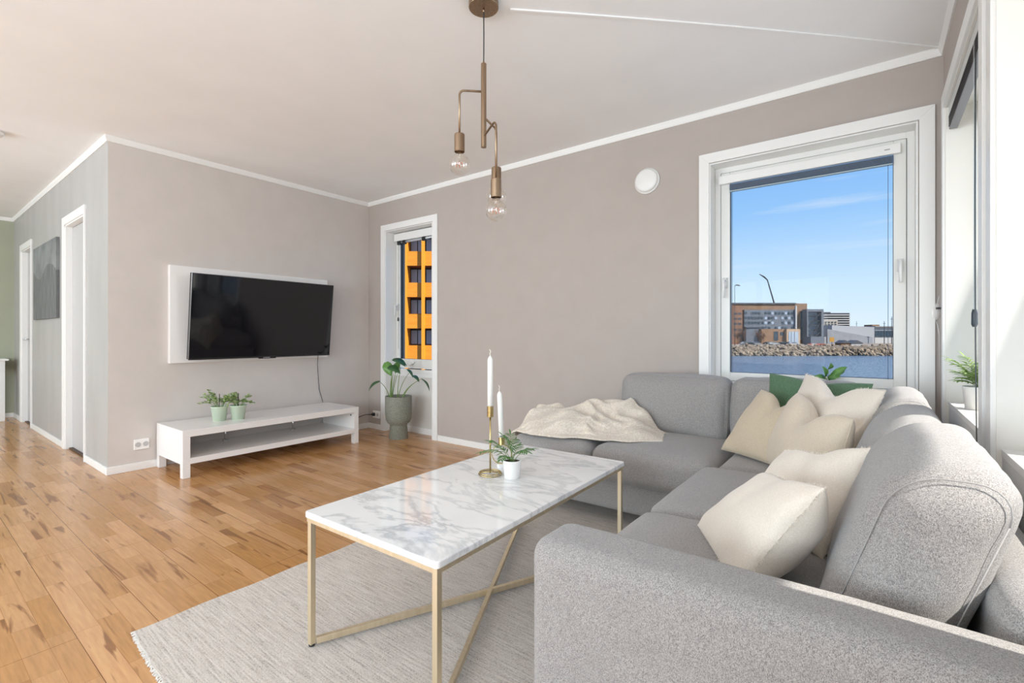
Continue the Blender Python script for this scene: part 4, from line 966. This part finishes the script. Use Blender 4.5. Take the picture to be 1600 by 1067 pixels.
# main building
b2 = outside('office_building', 'broad tan brick office building with grey glazed front on the quay', 'building', 1210, d+6); D = d+6
X_ = lambda px: lx_(px, D, 1210); Z_ = lambda py: lz_(py, D)
obj('wall', BX(X_(1160), X_(1262), .5, 22, 0, Z_(474)), BRICK, b2)
obj('roof', BX(X_(1159), X_(1244), 0, 22.5, Z_(475), Z_(473)), ROOFG, b2)
obj('glazed_front', BX(X_(1161), X_(1241), -1.2, .5, Z_(514), Z_(484)), GREYF, b2)
for r, y in enumerate((487.5, 495, 502.5, 510.5)):
    for k in range(15):
        x = 1161.5+k*5.2
        if rnd.random() < .12: continue
        obj('window', BX(X_(x), X_(x+3.6), -1.35, -1.1, Z_(y+4), Z_(y)), GLASSL if rnd.random() < .35 and k > 5 else GLASSD, b2)
obj('pylon', BX(X_(1239.5), X_(1241.5), -2, -1.2, Z_(514), Z_(478)), WHT, b2)
obj('glazed_strip', BX(X_(1251.5), X_(1258), -.1, .5, Z_(531), Z_(486)), GLASSD, b2)
for k in range(5): obj('spandrel', BX(X_(1251), X_(1258.5), -.25, .0, Z_(528-k*9), Z_(526.5-k*9)), GREYF, b2)
# entrance block
b3 = outside('entrance_pavilion', 'low tan brick pavilion with white framed glass porch before the office building', 'building', 1215, d-4); D = d-4
X_ = lambda px: lx_(px, D, 1215); Z_ = lambda py: lz_(py, D)
obj('wall', BX(X_(1190), X_(1248), 0, 7, 0, Z_(514)), BRICK, b3)
obj('porch_frame', BX(X_(1227), X_(1248), -1.2, 0, 0, Z_(514)), M('peach_render', hexo('d9b896'), .8), b3)
obj('porch_glass', BX(X_(1230), X_(1245), -1.3, -1.0, 0.3, Z_(518)), GLASSL, b3)
for x in (1234, 1239): obj('mullion', BX(X_(x), X_(x+.8), -1.45, -1.3, .3, Z_(518)), WHT, b3)
obj('window', BX(X_(1209), X_(1215.5), -.15, .05, Z_(532), Z_(518)), GLASSD, b3); obj('window', BX(X_(1219), X_(1224), -.15, .05, Z_(524), Z_(519)), GLASSD, b3)
b3b = outside('shed', 'dark grey low shed beside the tan pavilion', 'building', 1178, d-2); obj('wall', BX(lx_(1166, d, 1178), lx_(1186, d, 1178), 0, 6, 0, lz_(512, d)), GREYF, b3b); obj('roof', BX(lx_(1165, d, 1178), lx_(1187, d, 1178), -.4, 6.4, lz_(512, d), lz_(511, d)), ROOFG, b3b)
# steel and glass frame
b4 = outside('glass_atrium', 'open grey steel and glass atrium at right end of the office building', 'building', 1273, d+2); D = d+2
X_ = lambda px: lx_(px, D, 1273); Z_ = lambda py: lz_(py, D)
obj('portal_frame', (lambda bm: (bx(bm, X_(1261), X_(1287), 0, 3.9, Z_(487), Z_(483)), bx(bm, X_(1283.5), X_(1287), 0, 3.9, 0, Z_(487)), bx(bm, X_(1261), X_(1263), 0, 3.9, 0, Z_(487)), bm)[-1])(nb()), GREYF, b4)
obj('glass_wall', BX(X_(1263), X_(1283.5), 3, 3.3, 0, Z_(487)), GLASSL, b4)
for y in (493, 500, 507, 515, 523): obj('floor_slab', BX(X_(1263), X_(1283.5), .8, 3, Z_(y+1.4), Z_(y)), M('dark_steel', hexo('3f444c'), .6), b4)
for a_, b_2 in (((1263, 532), (1283, 505)), ((1263, 512), (1283, 489)), ((1270, 532), (1283, 518))):
    bm = nb(); bar(bm, (X_(a_[0]), .6, Z_(a_[1])), (X_(b_2[0]), .6, Z_(b_2[1])), .4, .4); obj('brace', bm, M('dark_steel', (0, 0, 0)), b4)
# far striped block
D = 420; b5 = outside('tower_block', 'distant block with dark and white stripes behind the atrium', 'building', 1308, D)
X_ = lambda px: lx_(px, D, 1308); Z_ = lambda py: lz_(py, D)
obj('wall', BX(X_(1285), X_(1327.5), 0, 20, 0, Z_(489)), M('charcoal_facade', hexo('4a4c52'), .6), b5)
obj('roof', BX(X_(1286), X_(1299), 1, 18, Z_(489), Z_(487.5)), M('charcoal_facade', (0, 0, 0)), b5)
for k in range(5): obj('balcony_band', BX(X_(1284), X_(1327), -1.5, 0, Z_(493+k*3.6), Z_(491.6+k*3.6)), WHT, b5)
D = 380; b5b = outside('apartment_building', 'small beige apartment block in front of the striped block', 'building', 1297, D); X_ = lambda px: lx_(px, D, 1297); Z_ = lambda py: lz_(py, D)
obj('wall', BX(X_(1286), X_(1309), 0, 12, 0, Z_(500)), M('beige_render', hexo('c9bfb0'), .8), b5b)
for k in range(3):
    for x in (1289, 1294, 1299, 1304): obj('window', BX(X_(x), X_(x+2.5), -.3, .1, Z_(504.4+k*3.6), Z_(502.6+k*3.6)), GLASSD, b5b)
# long grey hall with sloping roof line
D = 255; b6 = outside('warehouse', 'long pale grey wedge-shaped hall right of the atrium', 'building', 1325, D); X_ = lambda px: lx_(px, D, 1325); Z_ = lambda py: lz_(py, D)
bm = nb(); prism(bm, [(X_(1287), 0), (X_(1357), 0), (X_(1357), Z_(527)), (X_(1287), Z_(514))], -3, 0); obj('front_wing', bm, LGREY, b6)
bm = nb(); prism(bm, [(X_(1300), 0), (X_(1366), 0), (X_(1366), Z_(511)), (X_(1300), Z_(508))], 0, 22); obj('hall', bm, M('pale_cladding', hexo('c5c6c8'), .6), b6)
D = 262; b7 = outside('waterfront_building', 'white waterfront building with dark window band at right of the view', 'building', 1385, D); X_ = lambda px: lx_(px, D, 1385); Z_ = lambda py: lz_(py, D)
obj('wall', BX(X_(1367), X_(1440), 0, 14, 0, Z_(510)), WHT, b7); obj('roof', BX(X_(1366), X_(1441), -1, 15, Z_(511), Z_(509.5)), LGREY, b7)
for k in range(7): obj('window', BX(X_(1367.5+k*4.4), X_(1371.5+k*4.4), -.3, .1, Z_(526), Z_(516.5)), GLASSD, b7)
obj('roof_unit', BX(X_(1369), X_(1381), 3, 9, Z_(510), Z_(507)), BRICK, b7)
b8 = outside('storage_box', 'plain grey box building beside the pale hall', 'building', 1278, 214); obj('wall', BX(lx_(1267, 214, 1278), lx_(1288, 214, 1278), 0, 5, 0, lz_(526, 214)), GREYF, b8); obj('corner_panel', BX(lx_(1288, 214, 1278), lx_(1290.5, 214, 1278), -.1, 5, 0, lz_(526, 214)), CONC, b8)
for px, wv, lab in ((1321, 13, 'small boathouse with pitched roof, left of the two on the quay'), (1339, 18, 'small boathouse with dark roof, right of the two on the quay')):
    D = 208; h = outside('boathouse', lab, 'hut', px, D); hw = wv/2/FPX*D; eh = lz_(536, D); 
    obj('wall', BX(-hw, hw, 0, 4, 0, eh), WHT if px > 1330 else BRICK, h); bm = nb(); prism(bm, [(-hw-.3, eh), (hw+.3, eh), (0, lz_(531.5, D))], -.3, 4.3); obj('roof', bm, ROOFG, h)
sg = outside('signboard', 'yellow signboard standing on the quay', 'sign', 1300, 208); obj('board', BX(-.95, .95, 0, .15, lz_(534, 208), lz_(527, 208)), M('sign_yellow', hexo('dba23a'), .6), sg); obj('post', BX(-.1, .1, .02, .13, 0, lz_(534, 208)), DARK, sg)
for px, col in ((1266, 'c8584a'), (1272, 'e6e2dc'), (1279, 'c8584a'), (1286, 'c0603f')):
    D = 200; tag(obj('barrier_block', BX(-.85, .85, 0, .8, 0, .9), M('barrier_'+col, hexo(col), .7), loc=(at(px, HY, D).x, at(px, HY, D).y, QZ)), ('white' if col == 'e6e2dc' else 'red')+' barrier block in the row on the quay edge, '+{1266: 'leftmost', 1272: 'second from left', 1279: 'third from left', 1286: 'rightmost'}[px], 'barrier', 'barrier blocks on the quay').rotation_euler = (0, 0, YAW)
# parked cars
def car(px, D, col, lab):
    c = outside('parked_car', lab, 'car', px, D, QZ, 'cars parked along the quay')
    bm = nb(); prism(bm, [(-2.1, .35), (2.1, .35), (2.15, .75), (1.3, .92), (.8, 1.42), (-1.0, 1.45), (-1.7, .98), (-2.15, .9)], -.85, .85); obj('body', bm, M('car_'+col, hexo(col), .3), c, bevel=.06)
    bm = nb(); prism(bm, [(1.1, .95), (.72, 1.36), (-.95, 1.38), (-1.5, .99)], -.87, .87); obj('window', bm, GLASSD, c)
    for x in (-1.3, 1.3):
        for y in (-.8, .8):
            bm = nb(); lathe(bm, [(0, -.1), (.33, -.1), (.33, .1), (0, .1)], n=16); o = obj('wheel', bm, BLACK, c); o.rotation_euler = (PI/2, 0, 0); o.location = (x, y, .33)
for px, D, col, lab in ((1164, 214, 'b8bcc2', 'silver parked car, leftmost of the quay car park'), (1172, 210, '2a2d33', 'black parked car, second from left on the quay'), (1181, 212, 'aab0b8', 'silver grey parked car, third from left on the quay'),
                        (1201, 213, '33373d', 'dark parked car left of the white one in front of the pavilion'), (1209, 210, 'd8d8d6', 'white parked car in front of the pavilion windows'), (1223, 212, '24272c', 'black parked car before the glass porch'), (1232, 214, '3d4046', 'dark grey parked car right of the black one by the porch'), (1240, 210, 'c9cccf', 'pale grey parked car, rightmost of the quay car park')): car(px, D, col, lab)
# crane, masts, lamp, trees
cr_ = outside('mobile_crane', 'dark telescopic crane boom rising behind the office building', 'crane', 1212, 270, QZ); D = 270
obj('carrier', BX(-5, 4, 0, 3, 0, 3), DARK, cr_)
bm = nb(); tube(bm, [(0, 1, 3), (lx_(1211, D, 1212), 1, lz_(473, D)), (lx_(1200.5, D, 1212), 1, lz_(437, D))], [.5, .42, .3], 6); obj('boom', bm, M('crane_navy', hexo('2e3a4c'), .6), cr_)
bm = nb(); tube(bm, [(lx_(1200.5, D, 1212), 1, lz_(437, D)), (lx_(1195, D, 1212), 1, lz_(432, D)), (lx_(1188, D, 1212), 1, lz_(428, D))], [.32, .42, .18], 6); obj('jib', bm, M('crane_navy', (0, 0, 0)), cr_)
st_ = outside('street_lamp', 'street lamp on a tall pole at left of the waterfront view', 'lamp', 1148, 199, QZ); D = 199
p_ = st_; obj('pole', (lambda bm: tube(bm, [(0, 0, 0), (0, 0, lz_(468, D)), (0, 0, lz_(446, D))], [.16, .11, .09], 8))(nb()), DARK, p_, smooth=True)
bm = nb(); tube(bm, [(0, 0, lz_(446.5, D)), (.9, 0, lz_(445, D)), (2.2, 0, lz_(446.5, D))], [.1, .3, .2], 8); obj('lamp_head', bm, DARK, p_, smooth=True)
for px, y0_, D, lab in ((1335, 502, 330, 'slim roof mast behind the pale hall'), (1377, 502, 250, 'mast left of the pair above the white waterfront building'), (1388.5, 495, 245, 'tallest mast above the white waterfront building')):
    o = outside('mast', lab, 'mast', px, D); obj('pole', (lambda bm: tube(bm, [(0, -2, 0), (0, -2, lz_(y0_, D))], [.22, .12], 6))(nb()), DARK, o); obj('yard', BX(-.7, .7, -2.1, -1.9, lz_(y0_+4, D), lz_(y0_+4, D)+.15), DARK, o)
for px, D, h, lab, sd in ((1152, 222, 7.5, 'bare reddish tree at left edge of the quay', 1), (1163, 220, 8, 'bare tree beside the rust brick block', 2), (1185, 222, 7, 'bare tree before the dark grey shed', 3), (1192, 224, 6, 'bare tree left of the tan pavilion', 4)):
    t_ = outside('bare_tree', lab, 'tree', px, D, QZ, None); rr_ = random.Random(sd); bm = nb(); tube(bm, [(0, 0, 0), (.1, 0, h*.4)], [.16, .1], 6); obj('trunk', bm, M('bark', hexo('5d4636'), .9), t_)
    bm = nb()
    for k in range(26):
        a = rr_.uniform(0, 2*PI); r_ = rr_.uniform(.5, h*.35); z0 = rr_.uniform(.25, .55)*h; z1_ = rr_.uniform(.6, 1)*h; m_ = Vector((math.cos(a)*r_*.4, math.sin(a)*r_*.4, (z0+z1_)/2)); e_ = Vector((math.cos(a)*r_, math.sin(a)*r_, z1_))
        tube(bm, [(.05, 0, z0), m_, e_], [.06, .04, .02], 4)
        for _ in range(5): q = m_.lerp(e_, rr_.random()); tube(bm, [q, q+Vector((rr_.uniform(-.9, .9), rr_.uniform(-.9, .9), rr_.uniform(.1, 1)))], [.03, .012], 4)
    obj('branch', bm, M('twig', hexo('7d5a44'), .9), t_)

# orange balcony building outside the narrow window
D = 46; ob = outside('balcony_building', 'bright orange apartment building with stacked balconies outside the narrow window', 'building', 655, D, -8)
ORANGE = noisy('orange_cladding', hexc('e88a1c'), hexc('ee9a2c'), 2.5, .6, stretch=(.3, 1, 3)); ORANGE2 = M('orange_post', hexc('f0a028'), .55)
X_ = lambda px: lx_(px, D, 655); Z_ = lambda py: lz_(py, D, -8)
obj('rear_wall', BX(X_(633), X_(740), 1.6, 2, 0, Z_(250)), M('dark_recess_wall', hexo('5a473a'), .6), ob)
obj('side_wall', BX(X_(632.5), X_(636), -.1, 1.6, 0, Z_(250)), ORANGE2, ob)
for k in range(-3, 9):
    y = 392.5+49*k; zt2 = Z_(y); zb2 = max(Z_(y+22.5), .0)
    if zt2 <= .3: break
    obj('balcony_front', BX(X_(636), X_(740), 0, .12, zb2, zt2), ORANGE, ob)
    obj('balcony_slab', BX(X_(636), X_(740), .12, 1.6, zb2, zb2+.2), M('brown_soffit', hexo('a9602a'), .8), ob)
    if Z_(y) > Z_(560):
        BG = M('blue_grey_window', hexc('a9bccb'), .3)
        for xa, xb, mt in ((637.5, 647, BG), (648.5, 659, BG), (662, 671, BG), (676, 690, BG)):
            obj('window', BX(X_(xa), X_(xb), 1.45, 1.6, zt2+.1, zt2+1.45), mt, ob)
        obj('window_frame', BX(X_(672), X_(674), 1.3, 1.6, zt2, zt2+1.5), WHT, ob)
for px in (659.5, 706): obj('post', BX(X_(px), X_(px+4.5), -.35, 0, 0, Z_(250)), ORANGE2, ob)
# ground under that building
p0 = at(600, HY, 40); gd = obj('trim_9', BX(-30, 14, -6, 40, -1, .4), QUAY, loc=(p0.x, p0.y, WZ-1.2)); gd.rotation_euler = (0, 0, YAW); gd['kind'] = 'structure'
